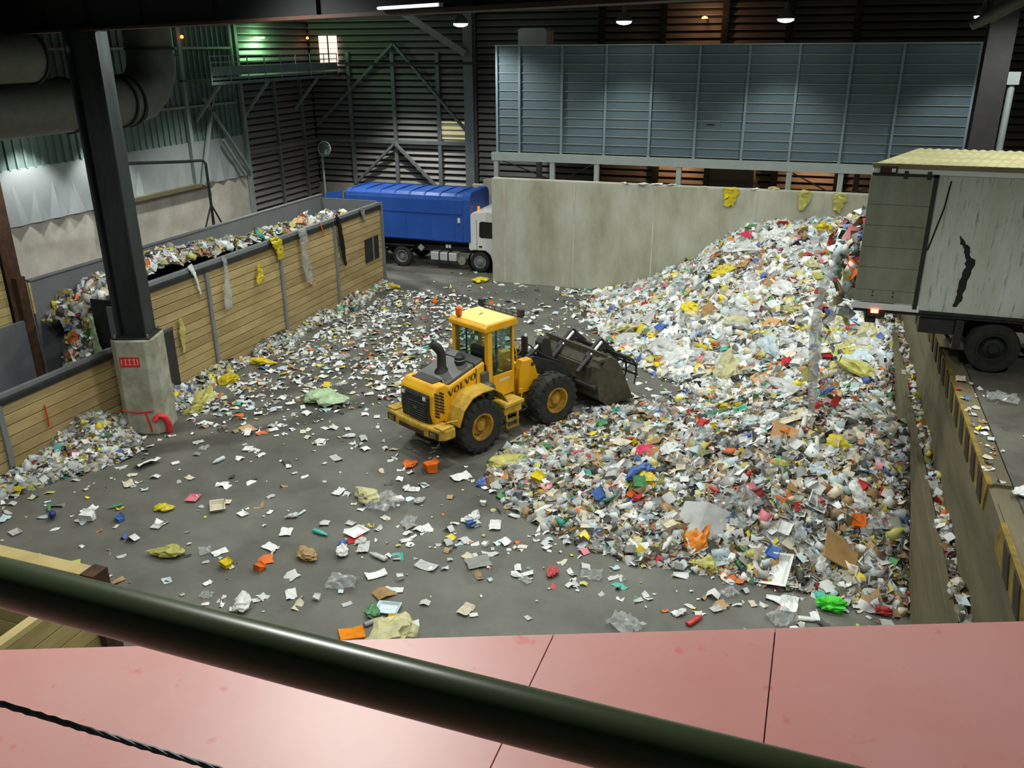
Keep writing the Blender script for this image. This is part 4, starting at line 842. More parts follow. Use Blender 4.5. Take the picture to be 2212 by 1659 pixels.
# ------------------------------------------------------------------ waste: surfaces
CTRL = []
def row(y_, *pts):
    for x, z in pts: CTRL.append((x, y_, z))
row(35.6, (-9.4, 0), (-7.9, .1), (-6.35, .7), (-4.85, 1.6), (-3.6, 2.4), (-2.4, 3.1), (-.3, 3.45), (1.5, 3.5), (2.5, 3.5))
row(33, (-8.6, 0), (-6.6, .55), (-4.8, 1.5), (-3.2, 2.35), (-1.5, 3.0), (.5, 3.3), (2.5, 3.3))
row(31, (-7.8, 0), (-6, .5), (-4, 1.35), (-2, 2.2), (0, 2.75), (2.5, 2.9))
row(28.5, (-6.2, 0), (-4.5, .5), (-2.5, 1.15), (0, 1.8), (2.5, 2.4))
row(26.5, (-4.7, 0), (-3, .3), (-1, .75), (1, 1.5), (2.5, 1.95))
row(25, (-3.4, 0), (-1.8, .12), (0, .65), (1.6, 1.5), (2.5, 1.75))
row(23.5, (-4.6, 0), (-2.5, .2), (-.5, .5), (1, 1.2), (2.5, 1.4))
row(22, (-6.3, 0), (-5, .15), (-3, .4), (-1, .9), (1, 1.4), (2.5, 1.1))
row(20, (-7.0, 0), (-5.5, .3), (-3.5, .65), (-1.5, 1.25), (.5, 2.0), (2.5, 1.6))
row(18.3, (-7.2, 0), (-5.5, .35), (-3.5, .75), (-1.5, 1.2), (.5, 1.7), (2.5, 1.6))
row(17, (-6.5, 0), (-4.5, .4), (-2.5, .7), (-.5, 1.0), (1, 1.1), (2.5, .9))
row(16, (-5.1, 0), (-3, .25), (-1, .4), (1, .45), (2.5, .4))
row(15.3, (-3.2, 0), (-1, 0), (.5, .02), (2.5, .08))
for q in ((-10.5, 34), (-10, 30), (-8.5, 27), (-7, 25), (-6, 26), (-8, 23), (-8.6, 19), (-8, 16.5), (-6.5, 15.2), (-3, 14), (0, 13.8), (2.5, 14), (-5.4, 24.6), (-10, 20), (-7, 13)): CTRL.append((*q, -.12))
CT = np.array(CTRL)
def tps(r2): return np.where(r2 > 1e-9, .5*r2*np.log(np.maximum(r2, 1e-9)), 0)
n_ = len(CT); A = np.zeros((n_+3, n_+3)); d2 = ((CT[:, None, :2]-CT[None, :, :2])**2).sum(-1)
A[:n_, :n_] = tps(d2)+np.eye(n_)*.35; A[:n_, n_:] = np.c_[np.ones(n_), CT[:, :2]]; A[n_:, :n_] = A[:n_, n_:].T
WTS = np.linalg.solve(A, np.r_[CT[:, 2], 0, 0, 0])
LUMP = np.c_[rng.uniform(-9, 2.6, 260), rng.uniform(15, 35.6, 260), rng.normal(0, .11, 260), rng.uniform(.25, .8, 260)]
GX, GY = np.meshgrid(np.linspace(-10.6, 2.54, 176), np.linspace(13.6, 35.64, 294), indexing='ij')
def raw_h(x, y_):
    P_ = np.stack([x.ravel(), y_.ravel()], 1); r2 = ((P_[:, None]-CT[None, :, :2])**2).sum(-1)
    h = tps(r2) @ WTS[:n_]+WTS[n_]+P_ @ WTS[n_+1:]
    for lx, ly, a, s in LUMP: h += a*np.exp(-((P_[:, 0]-lx)**2+(P_[:, 1]-ly)**2)/(2*s*s))*np.clip(h*2, 0, 1)
    return h.reshape(x.shape)
GH = np.maximum(raw_h(GX, GY), -.02)
HGX, HGY = np.gradient(GH, GX[1, 0]-GX[0, 0], GY[0, 1]-GY[0, 0])
def grid_at(G, x, y_):
    i = np.clip((np.asarray(x)-GX[0, 0])/(GX[1, 0]-GX[0, 0]), 0, G.shape[0]-1.001); j = np.clip((np.asarray(y_)-GY[0, 0])/(GY[0, 1]-GY[0, 0]), 0, G.shape[1]-1.001)
    a = i.astype(int); b_ = j.astype(int); u = i-a; v = j-b_
    return G[a, b_]*(1-u)*(1-v)+G[a+1, b_]*u*(1-v)+G[a, b_+1]*(1-u)*v+G[a+1, b_+1]*u*v
def heap_h(x, y_):
    h = grid_at(GH, x, y_); x = np.asarray(x); y_ = np.asarray(y_)
    ins = (x > -10.6) & (x < 2.55) & (y_ > 13.6) & (y_ < 35.65)
    return np.where(ins, np.maximum(h, 0), 0)
def strip_h(x, y_):
    d = np.maximum(x+17.9, 0)
    a = .22+.5*np.exp(-((y_-16.4)/.9)**2)+.28*np.exp(-((y_-14.6)/1.2)**2)+.18*np.exp(-((y_-19.2)/1.2)**2)+.1*np.sin(y_*2.1)
    w_ = .45+.5*np.exp(-((y_-16.0)/1.6)**2)+.12*np.sin(y_*1.3+1)
    return np.where(y_ < 33.6, np.maximum(a*np.exp(-(d/w_)**2)-.02, 0), 0)
def bunk_h(x, y_):
    f = np.interp(y_, [17.15, 17.5, 18.1, 19.0, 20.5, 23, 26, 29, 31.5, 32.6, 33.7], [0, 1.4, 3.5, 4.1, 4.25, 4.05, 3.85, 3.75, 3.6, 3.1, 2.7])
    f = np.where((y_ < 18.1) & ((x < -19.9) | (x > -18.78)), 0, f)
    return np.maximum(f-np.maximum(0, -18.5-x)*.4-np.maximum(0, x+18.5)*.95+.12*np.sin(x*5+y_*2.3)*np.sin(y_*1.7), 0)
def surf_h(x, y_): return float(max(heap_h(np.array([x]), np.array([y_]))[0], strip_h(np.array([x]), np.array([y_]))[0] if -17.95 < x < -15 else 0))
def surf_n(f, x, y_, e=.12):
    hx = (f(x+e, y_)-f(x-e, y_))/(2*e); hy = (f(x, y_+e)-f(x, y_-e))/(2*e)
    n = np.stack([-hx, -hy, np.ones_like(hx)], -1); return n/np.linalg.norm(n, axis=-1, keepdims=True)
# ------------------------------------------------------------------ waste: colours
PAL = {'white': ((232, 234, 232), .30), 'pale grey': ((196, 198, 196), .17), 'pale blue': ((198, 216, 222), .09), 'cream': ((218, 208, 184), .11), 'brown': ((168, 134, 88), .075), 'dull yellow': ((196, 192, 106), .05),
       'yellow': ((226, 204, 40), .022), 'dark grey': ((74, 74, 70), .06), 'grey': ((146, 146, 140), .07), 'red': ((196, 62, 62), .016), 'orange': ((232, 112, 34), .014), 'blue': ((78, 110, 178), .018), 'green': ((84, 146, 92), .013), 'pink': ((222, 128, 142), .012), 'teal': ((70, 176, 160), .012)}
PN = list(PAL); PC = np.array([lin(PAL[k][0]) for k in PN]); PW = np.array([PAL[k][1] for k in PN]); PW /= PW.sum()
# ------------------------------------------------------------------ waste: joined small pieces
def ico(sub):
    bm = bmesh.new(); bmesh.ops.create_icosphere(bm, subdivisions=sub, radius=.5); v = np.array([q.co[:] for q in bm.verts]); f = [tuple(q.index for q in p_.verts) for p_ in bm.faces]; bm.free(); return v, f
def templates():
    T = []; r2 = np.random.default_rng(3)
    for k in range(9):                                   # crumpled sheets
        u = np.linspace(-.5, .5, 3); X, Y = np.meshgrid(u, u, indexing='ij'); asp = r2.uniform(.5, 1)
        Z = r2.normal(0, .13, X.shape); v = np.stack([X+r2.normal(0, .06, X.shape), (Y+r2.normal(0, .06, X.shape))*asp, Z], -1).reshape(-1, 3)
        f = [(i*3+j, (i+1)*3+j, (i+1)*3+j+1, i*3+j+1) for i in range(2) for j in range(2)]; T.append((v, f))
    for k in range(4):                                   # folded card
        a = r2.uniform(.15, .45); v = np.array([[-.5, -.35, 0], [0, -.37, a], [.5, -.33, 0.02], [-.5, .35, .0], [0, .36, a], [.5, .33, .03]]); T.append((v, [(0, 1, 4, 3), (1, 2, 5, 4)]))
    iv, if_ = ico(1)
    for k in range(4): T.append((iv*(1+r2.normal(0, .22, (len(iv), 1)))*np.array([1, .8, .55]), if_))
    for k in range(3):                                   # crushed cartons
        v = np.array([[x, y_*.6, z*.45] for x in (-.5, .5) for y_ in (-.5, .5) for z in (-.5, .5)])+r2.normal(0, .05, (8, 3)); T.append((v, [(0, 1, 3, 2), (4, 6, 7, 5), (0, 4, 5, 1), (2, 3, 7, 6), (0, 2, 6, 4), (1, 5, 7, 3)]))
    return T
TEMPL = templates(); TP = np.array([.085]*9+[.04]*4+[.012]*4+[.03]*3); TP /= TP.sum()
M_waste = attr_mat('waste_mix', .55)
def pieces_mesh(name, P_, Nn, size, col, tilt=.5, flat=False):
    """real small pieces, each with its own place, turn, size and colour, joined into one mesh"""
    N_ = len(P_); tp = rng.choice(len(TEMPL) if not flat else 13, N_, p=TP if not flat else TP[:13]/TP[:13].sum())
    nn = Nn+rng.normal(0, tilt, (N_, 3)); nn /= np.linalg.norm(nn, axis=1, keepdims=True)
    ref = rng.normal(0, 1, (N_, 3)); ux = np.cross(nn, ref); ux /= np.linalg.norm(ux, axis=1, keepdims=True); uy = np.cross(nn, ux)
    V = []; C = []; LI = []; LC = []; off = 0
    for k, (tv, tf) in enumerate(TEMPL):
        idx = np.where(tp == k)[0]
        if not len(idx): continue
        s = size[idx][:, None, None]; w_ = tv[None]*s
        vv = P_[idx][:, None]+w_[..., 0:1]*ux[idx][:, None]+w_[..., 1:2]*uy[idx][:, None]+w_[..., 2:3]*nn[idx][:, None]
        nv = len(tv); V.append(vv.reshape(-1, 3)); C.append(np.repeat(col[idx], nv, 0))
        fl_ = np.concatenate([np.array(f) for f in tf]); ln = np.array([len(f) for f in tf])
        LI.append((fl_[None]+(np.arange(len(idx))*nv)[:, None]+off).ravel()); LC.append(np.tile(ln, len(idx))); off += nv*len(idx)
    return [np.concatenate(V), np.concatenate(C), np.concatenate(LI), np.concatenate(LC)]
def mesh_from(name, parts):
    V = []; C = []; LI = []; LC = []; off = 0
    for v, c, li, lc in parts: V.append(v); C.append(c); LI.append(li+off); LC.append(lc); off += len(v)
    V = np.concatenate(V); C = np.concatenate(C); LI = np.concatenate(LI); LC = np.concatenate(LC)
    me = bpy.data.meshes.new(name); me.vertices.add(len(V)); me.vertices.foreach_set('co', V.astype(np.float32).ravel())
    me.loops.add(len(LI)); me.loops.foreach_set('vertex_index', LI.astype(np.int32)); me.polygons.add(len(LC))
    me.polygons.foreach_set('loop_start', (np.cumsum(LC)-LC).astype(np.int32))
    at = me.color_attributes.new('Col', 'FLOAT_COLOR', 'POINT'); at.data.foreach_set('color', np.c_[C, np.ones(len(C))].astype(np.float32).ravel())
    me.update(calc_edges=True); me.validate(); return me
def grid_part(f, x0, x1, y0, y1, nx, ny, col, dz=-.05, keep=None):
    X, Y = np.meshgrid(np.linspace(x0, x1, nx), np.linspace(y0, y1, ny), indexing='ij'); Z = f(X, Y)+dz
    idx = np.arange(nx*ny).reshape(nx, ny); q = np.stack([idx[:-1, :-1], idx[1:, :-1], idx[1:, 1:], idx[:-1, 1:]], -1).reshape(-1, 4)
    m = (Z[:-1, :-1] > .0).ravel() if keep is None else keep(X, Y, Z)[:-1, :-1].ravel()
    q = q[m]; c = np.array(col)[None]*rng.uniform(.6, 1.4, (nx*ny, 1))
    return [np.stack([X, Y, Z], -1).reshape(-1, 3), np.repeat(c, 1, 0), q.ravel(), np.full(len(q), 4)]
def palette(N_, boost=None, shade=.72):
    w_ = PW.copy()
    if boost:
        for k, v in boost.items(): w_[PN.index(k)] *= v
        w_ /= w_.sum()
    c = PC[rng.choice(len(PN), N_, p=w_)]; return np.clip(c*rng.uniform(shade, 1.08, (N_, 1)), 0, 1)
def sample(f, x0, x1, y0, y1, N_, hmin=.02, maxw=2.2):
    out = []; tot = 0
    while tot < N_:
        x = rng.uniform(x0, x1, 20000); y_ = rng.uniform(y0, y1, 20000); h = f(x, y_); n = surf_n(f, x, y_)
        k = (h > hmin) & (rng.uniform(0, maxw, 20000) < 1/n[:, 2]); out.append(np.c_[x[k], y_[k], h[k], n[k]]); tot += k.sum()
    o = np.concatenate(out)[:N_]; return o[:, :3], o[:, 3:]
def sizes(N_, lo, hi, pw=2.0): return lo+(hi-lo)*rng.uniform(0, 1, N_)**pw
DIRT = lin((92, 84, 66))
def heap(name, label, f, dom, N_, lo, hi, gridn, boost=None, tilt=.55, keep=None, lift=.03, shade=.72):
    P_, Nn = sample(f, *dom, N_); P_[:, 2] += rng.uniform(-.05, lift, N_)
    parts = [grid_part(f, *dom, *gridn, DIRT, keep=keep), pieces_mesh(name, P_, Nn, sizes(N_, lo, hi), palette(N_, boost, shade), tilt)]
    o = obj(name, mesh_from(name, parts), M_waste); tag(o, label, 'waste heap', kind='stuff'); return o
SPLIT = 24.2
heap('waste_heap', 'tall heap of mixed household packaging waste against the concrete wall', heap_h, (-10.4, 2.53, SPLIT, 35.62), 19000, .09, .44, (130, 118), boost={'white': 1.5, 'dark grey': .5, 'brown': .7, 'red': .5, 'blue': .5, 'green': .5, 'pink': .6, 'teal': .6})
heap('waste_heap', 'low spreading heap of mixed packaging waste between the loader and the push wall', heap_h, (-7.6, 2.53, 14.4, SPLIT), 23000, .07, .34, (104, 100), boost={'white': .75, 'pale grey': 1.1, 'grey': 1.7, 'orange': .8, 'red': .9, 'blue': .6, 'green': .7, 'dark grey': 2.0, 'brown': 2.0, 'cream': 1.2}, shade=.5)
heap('waste_heap', 'ragged strip of waste along the foot of the timber bunker', lambda x, y_: np.where((x > -17.88), strip_h(x, y_), 0), (-17.88, -15.4, 12.0, 33.4), 5200, .06, .32, (26, 170), boost={'yellow': 2.5, 'white': .9, 'grey': 1.8, 'pale grey': 1.5, 'red': .5, 'orange': .5, 'blue': .5, 'green': .5, 'pink': .4}, shade=.5)
heap('waste_heap', 'load of waste heaped up inside the timber bunker', bunk_h, (-20.8, -18.24, 17.1, 33.65), 8000, .08, .36, (26, 120), boost={'yellow': 2.5, 'white': .8}, tilt=.6)
# waste caught in the gap behind the push wall
def gap_h(x, y_): return 1.98+.1*np.sin(y_*3.1)+0*x
heap('waste_strip', 'narrow line of waste caught in the gap behind the push wall', gap_h, (2.69, 2.87, 9.0, 33), 1500, .07, .26, (3, 60), tilt=.7, lift=.12)
# refuse in the mouth of the trailer
k_ = 900; a_ = rng.normal(0, 1, (k_, 3)); a_ /= np.linalg.norm(a_, axis=1, keepdims=True)
Pm = np.array([.98, 19.25, 5.85])+a_*np.array([.5, 1.08, .8]); Pm[:, 0] = np.minimum(Pm[:, 0], 1.3)
iv, if_ = ico(3); core = [iv*2*np.array([.42, 1.0, .72])+np.array([1.0, 19.25, 5.83]), np.tile(np.array(DIRT)*.5, (len(iv), 1)), np.array(if_).ravel(), np.full(len(if_), 3)]
o = obj('refuse_load', mesh_from('refuse_load', [core, pieces_mesh('m', Pm, a_, sizes(k_, .1, .4), palette(k_, {'red': 4, 'blue': 3, 'green': 3, 'dark grey': 3, 'white': .5, 'orange': 3}), .5)]), M_waste)
tag(o, 'bulging refuse spilling from the open rear of the trailer', 'refuse', kind='stuff')
# litter scattered over the floor
def floor_pts():
    out = []
    def add(n, x0, x1, y0, y1, w_):
        x = rng.uniform(x0, x1, n*6); y_ = rng.uniform(y0, y1, n*6); k = rng.uniform(0, 1, n*6) < w_(x, y_); out.append(np.c_[x, y_][k][:n])
    add(1700, -17, -8.6, 18, 33, lambda x, y_: np.exp(-(x+17)/2.6)*.9+.12*np.exp(-((y_-24)/4)**2))
    add(420, -14, -8, 21, 30, lambda x, y_: np.exp(-((x+12.5)/2.2)**2-((y_-25.5)/3)**2))
    add(330, -17.4, 2.3, 10.5, 19, lambda x, y_: .35+.65*np.exp(-(x+17)/1.5))
    add(230, -8.8, 2.3, 13.6, 20, lambda x, y_: np.exp(-np.abs(y_-15)/1.1))
    add(400, -9.5, -3.5, 22.5, 35, lambda x, y_: np.exp(-np.maximum(0, -heap_h(x+1.2, y_)+.15)*9))
    add(160, -16, -8, 30, 37, lambda x, y_: .3+0*x)
    add(350, -10, -6, 31, 35.5, lambda x, y_: np.exp(-(35.5-y_)/.5))
    return np.concatenate(out)
fp_ = floor_pts(); fp_ = fp_[(heap_h(fp_[:, 0], fp_[:, 1]) < .03) & (strip_h(fp_[:, 0], fp_[:, 1]) < .03) & (np.hypot(fp_[:, 0]+17, fp_[:, 1]-17.65) > .95) & (np.abs(fp_[:, 1]-35.9) > .3)]
nf = len(fp_); P_ = np.c_[fp_, np.full(nf, .022)]; Nf = np.tile([0, 0, 1.], (nf, 1))
o = obj('litter_scatter', mesh_from('litter_scatter', [pieces_mesh('l', P_, Nf, sizes(nf, .05, .3, 1.7), palette(nf, {'white': 1.6, 'blue': .5, 'red': .6, 'green': .5}), .07, True)]), M_waste)
tag(o, 'small scraps of litter strewn over the tipping floor', 'litter', kind='stuff')
nd = 140; xd = rng.uniform(3.25, 6, nd); P_ = np.c_[xd, rng.uniform(9, 17.5, nd), np.full(nd, DZ+.045)]
P_[:60, 0] = rng.uniform(2.92, 3.18, 60); P_[:60, 2] = DZ+.075; P_ = P_[(P_[:, 0] > 3.22) | ((P_[:, 1] > 13) & (P_[:, 0] < 3.2))]
o = obj('litter_scatter', mesh_from('litter_scatter', [pieces_mesh('l', P_, np.tile([0, 0, 1.], (len(P_), 1)), sizes(len(P_), .03, .17), palette(len(P_)), .06, True)]), M_waste)
tag(o, 'small scraps of litter lying on the dock', 'litter', kind='stuff')
# ------------------------------------------------------------------ waste: single pieces
MO_paper = object_colour_mat('loose_paper', .75, .3, .14, 5); MO_bag = object_colour_mat('plastic_bag', .42, .45, .3, 5); MO_card = object_colour_mat('loose_card', .85, .2, .25, 3)
MO_hard = object_colour_mat('hard_plastic', .3, .5, .12, 6); MO_film = object_colour_mat('clear_film', .22, .6, .3, 6, .6)
tr = np.random.default_rng(21); PROTO = {}
def from_arr(name, v, f, m, smooth=False):
    me = bpy.data.meshes.new(name); me.from_pydata([tuple(q) for q in v], [], f); me.update(); me.materials.append(m)
    if smooth: me.polygons.foreach_set('use_smooth', [True]*len(me.polygons))
    return me
def protos():
    def sheet(n, m, crumple, asp, curl=0.):
        u = np.linspace(-.5, .5, n); X, Y = np.meshgrid(u, u, indexing='ij'); Z = tr.normal(0, crumple, X.shape)+curl*(X**2)
        Z -= Z.min(); v = np.stack([X+tr.normal(0, crumple*.3, X.shape), (Y+tr.normal(0, crumple*.3, X.shape))*asp, Z], -1).reshape(-1, 3)
        return v, [(i*n+j, (i+1)*n+j, (i+1)*n+j+1, i*n+j+1) for i in range(n-1) for j in range(n-1)]
    PROTO['paper_sheet'] = [from_arr('paper_sheet', *sheet(5, 0, tr.uniform(.008, .05), tr.uniform(.55, .8), tr.uniform(0, .3)), MO_paper) for _ in range(10)]
    PROTO['plastic_film'] = [from_arr('plastic_film', *sheet(9, 0, .06, tr.uniform(.5, .9)), MO_film) for _ in range(5)]
    iv, if_ = ico(3); L = []
    for k in range(14):
        d = np.ones(len(iv))
        for q in range(9):
            c = tr.normal(0, 1, 3); c /= np.linalg.norm(c); d += tr.normal(0, .2)*np.exp(-((iv*2-c)**2).sum(1)/(2*tr.uniform(.25, .6)**2))
        for q in range(16):
            c = tr.normal(0, 1, 3); c /= np.linalg.norm(c); d -= .16*np.exp(-np.abs(iv*2 @ c-tr.uniform(-.6, .6))/tr.uniform(.05, .14))
        d += tr.normal(0, .045, len(iv)); v = iv*np.maximum(d, .25)[:, None]*1.35*np.array([1, tr.uniform(.6, .9), tr.uniform(.28, .5)])
        if k % 2: t_ = np.exp(-((iv[:, 0]-.5)/.16)**2); v[:, 0] += t_*.35; v[:, 1:] *= (1-.45*t_)[:, None]      # knotted neck
        v[:, 2] = np.maximum(v[:, 2], -.16); v[:, 2] -= v[:, 2].min(); L.append(from_arr('plastic_bag', v, if_, MO_bag))
    PROTO['plastic_bag'] = L; L = []
    for k in range(6):
        a = tr.uniform(-.12, .25); th = .02; xs = [-.5, -.05, .5]; zs = [tr.uniform(0, .1), a if a > 0 else 0, tr.uniform(0, .12)]; v = []
        for z_ in (0, th):
            for x, z in zip(xs, zs):
                for y_ in (-.36, .36): v.append((x+tr.normal(0, .02), y_+tr.normal(0, .03), z+z_))
        f = [(0, 1, 3, 2), (2, 3, 5, 4), (6, 8, 9, 7), (8, 10, 11, 9), (0, 2, 8, 6), (2, 4, 10, 8), (1, 7, 9, 3), (3, 9, 11, 5), (0, 6, 7, 1), (4, 5, 11, 10)]
        v = np.array(v); v[:, 2] -= v[:, 2].min(); L.append(from_arr('cardboard_piece', v, f, MO_card))
    PROTO['cardboard_piece'] = L; L = []
    for k in range(6):
        v = np.array([[x, y_*tr.uniform(.45, .75), (z+.5)*tr.uniform(.25, .6)] for x in (-.5, .5) for y_ in (-.5, .5) for z in (-.5, .5)])+tr.normal(0, .03, (8, 3)); v = list(map(tuple, v))
        f = [(0, 1, 3, 2), (4, 6, 7, 5), (0, 4, 5, 1), (2, 3, 7, 6), (0, 2, 6, 4)]
        o = len(v); a, b_, c, d = [np.array(v[q]) for q in (1, 3, 7, 5)]; up_ = np.array([0, 0, .16])
        v += [tuple(a+up_+(0, -.12, 0)), tuple(d+up_+(0, -.14, 0)), tuple(b_+up_+(0, .1, 0)), tuple(c+up_+(0, .15, 0))]; f += [(1, 5, o+1, o), (3, o+2, o+3, 7), (1, 3, 7, 5)]
        v = np.array(v); v[:, 2] -= v[:, 2].min(); L.append(from_arr('crushed_carton', v, f, MO_card))
    PROTO['crushed_carton'] = L
    M = Matrix.Rotation(PI/2, 4, 'Y'); m = MB().lathe([(.001, -.5), (.13, -.49), (.15, -.44), (.15, -.1), (.135, -.05), (.15, 0), (.15, .15), (.1, .32), (.05, .4), (.05, .43), (.06, .43), (.06, .5), (.001, .5)], 12, M)
    v = np.array([q for q in m.v]); v[:, 2] -= v[:, 2].min(); me = from_arr('plastic_bottle', v, m.f, MO_hard, True); me2 = from_arr('plastic_bottle', (v+tr.normal(0, .012, v.shape))*np.array([1, 1, .6]), m.f, MO_hard, True); PROTO['plastic_bottle'] = [me, me2]
    L = []
    for k in range(4):
        a, b_, h, th = .5, tr.uniform(.3, .42), tr.uniform(.12, .2), .05
        ring_ = lambda s, z: [(sx*a*s, sy*b_*s, z) for sx, sy in ((-1, -1), (1, -1), (1, 1), (-1, 1))]
        v = ring_(.78, 0)+ring_(1, h)+ring_(.9, h)+ring_(.72, th*.6); f = [(3, 2, 1, 0)]
        for q in range(3): f += [(q*4+i, q*4+(i+1) % 4, q*4+4+(i+1) % 4, q*4+4+i) for i in range(4)]
        f.append((12, 13, 14, 15)); L.append(from_arr('food_tray', np.array(v)+tr.normal(0, .012, (16, 3)), f, MO_hard))
    PROTO['food_tray'] = L
protos()
CATS = {'paper_sheet': ('paper', 'paper sheet', 'crumpled {c} paper sheet'), 'plastic_film': ('plastic', 'sheet of plastic film', 'wrinkled {c} see-through plastic film'), 'plastic_bag': ('bag', 'plastic bag', 'crumpled {c} plastic bag'),
        'cardboard_piece': ('cardboard', 'piece of cardboard', 'torn {c} cardboard piece'), 'crushed_carton': ('carton', 'carton', 'crushed {c} carton box'), 'plastic_bottle': ('bottle', 'plastic bottle', 'empty {c} plastic bottle'), 'food_tray': ('tray', 'food tray', 'discarded {c} food tray')}
ZONES = {'floor': 'lying on the open tipping floor', 'near': 'on the low waste heap beside the wheel loader', 'tall': 'on the tall waste heap against the concrete wall', 'strip': 'at the foot of the timber bunker', 'bunker': 'on the load in the timber bunker', 'dock': 'lying on the dock beside the trailer', 'wall': 'on top of the concrete back wall', 'fall': 'tumbling down from the open trailer'}
def put(kind, colour, x, y_, size, zone, z=None, nrm=None, rot=None, label=None, v=None, lift=.0):
    me = random.choice(PROTO[kind]) if v is None else PROTO[kind][v]
    o = bpy.data.objects.new(kind, me); COL.objects.link(o)
    if z is None: z = float(bunk_h(np.array([x]), np.array([y_]))[0]) if zone == 'bunker' else surf_h(x, y_)
    if nrm is None:
        f = bunk_h if zone == 'bunker' else (lambda a, b_: np.maximum(heap_h(a, b_), 0))
        nrm = surf_n(f, np.array([x]), np.array([y_]))[0] if zone in ('near', 'tall', 'bunker') else np.array([0, 0, 1.])
    nv = Vector(nrm)
    if zone in ('near', 'tall', 'bunker', 'strip'): nv = (nv+Vector((random.gauss(0, .25), random.gauss(0, .25), 0))).normalized()
    qz = Matrix.Rotation(random.uniform(0, 2*PI) if rot is None else rot, 4, 'Z')
    o.matrix_world = Matrix.Translation((x, y_, z+lift+(.006 if zone in ('floor', 'dock', 'wall') else (-.1*size if kind == 'plastic_bag' else .02)))) @ nv.to_track_quat('Z', 'Y').to_matrix().to_4x4() @ qz @ Matrix.Diagonal((size, size, size, 1))
    c = lin(PAL[colour][0] if colour in PAL else XCOL[colour]); k = random.uniform(.88, 1.06); o.color = (*[min(1, q*k) for q in c], 1)
    cat, noun, txt = CATS[kind]
    tag(o, label or (txt.format(c=colour)+' '+ZONES[zone]), cat, f'{colour} {noun}s {ZONES[zone]}')
    return o
XCOL = {'bright green': (70, 214, 50), 'clear': (214, 220, 220), 'crimson': (214, 36, 84), 'amber': (240, 140, 20), 'pale green': (176, 204, 160), 'beige': (206, 200, 150), 'tan': (206, 160, 112), 'turquoise': (88, 206, 176), 'navy': (36, 44, 130), 'black': (26, 26, 26)}
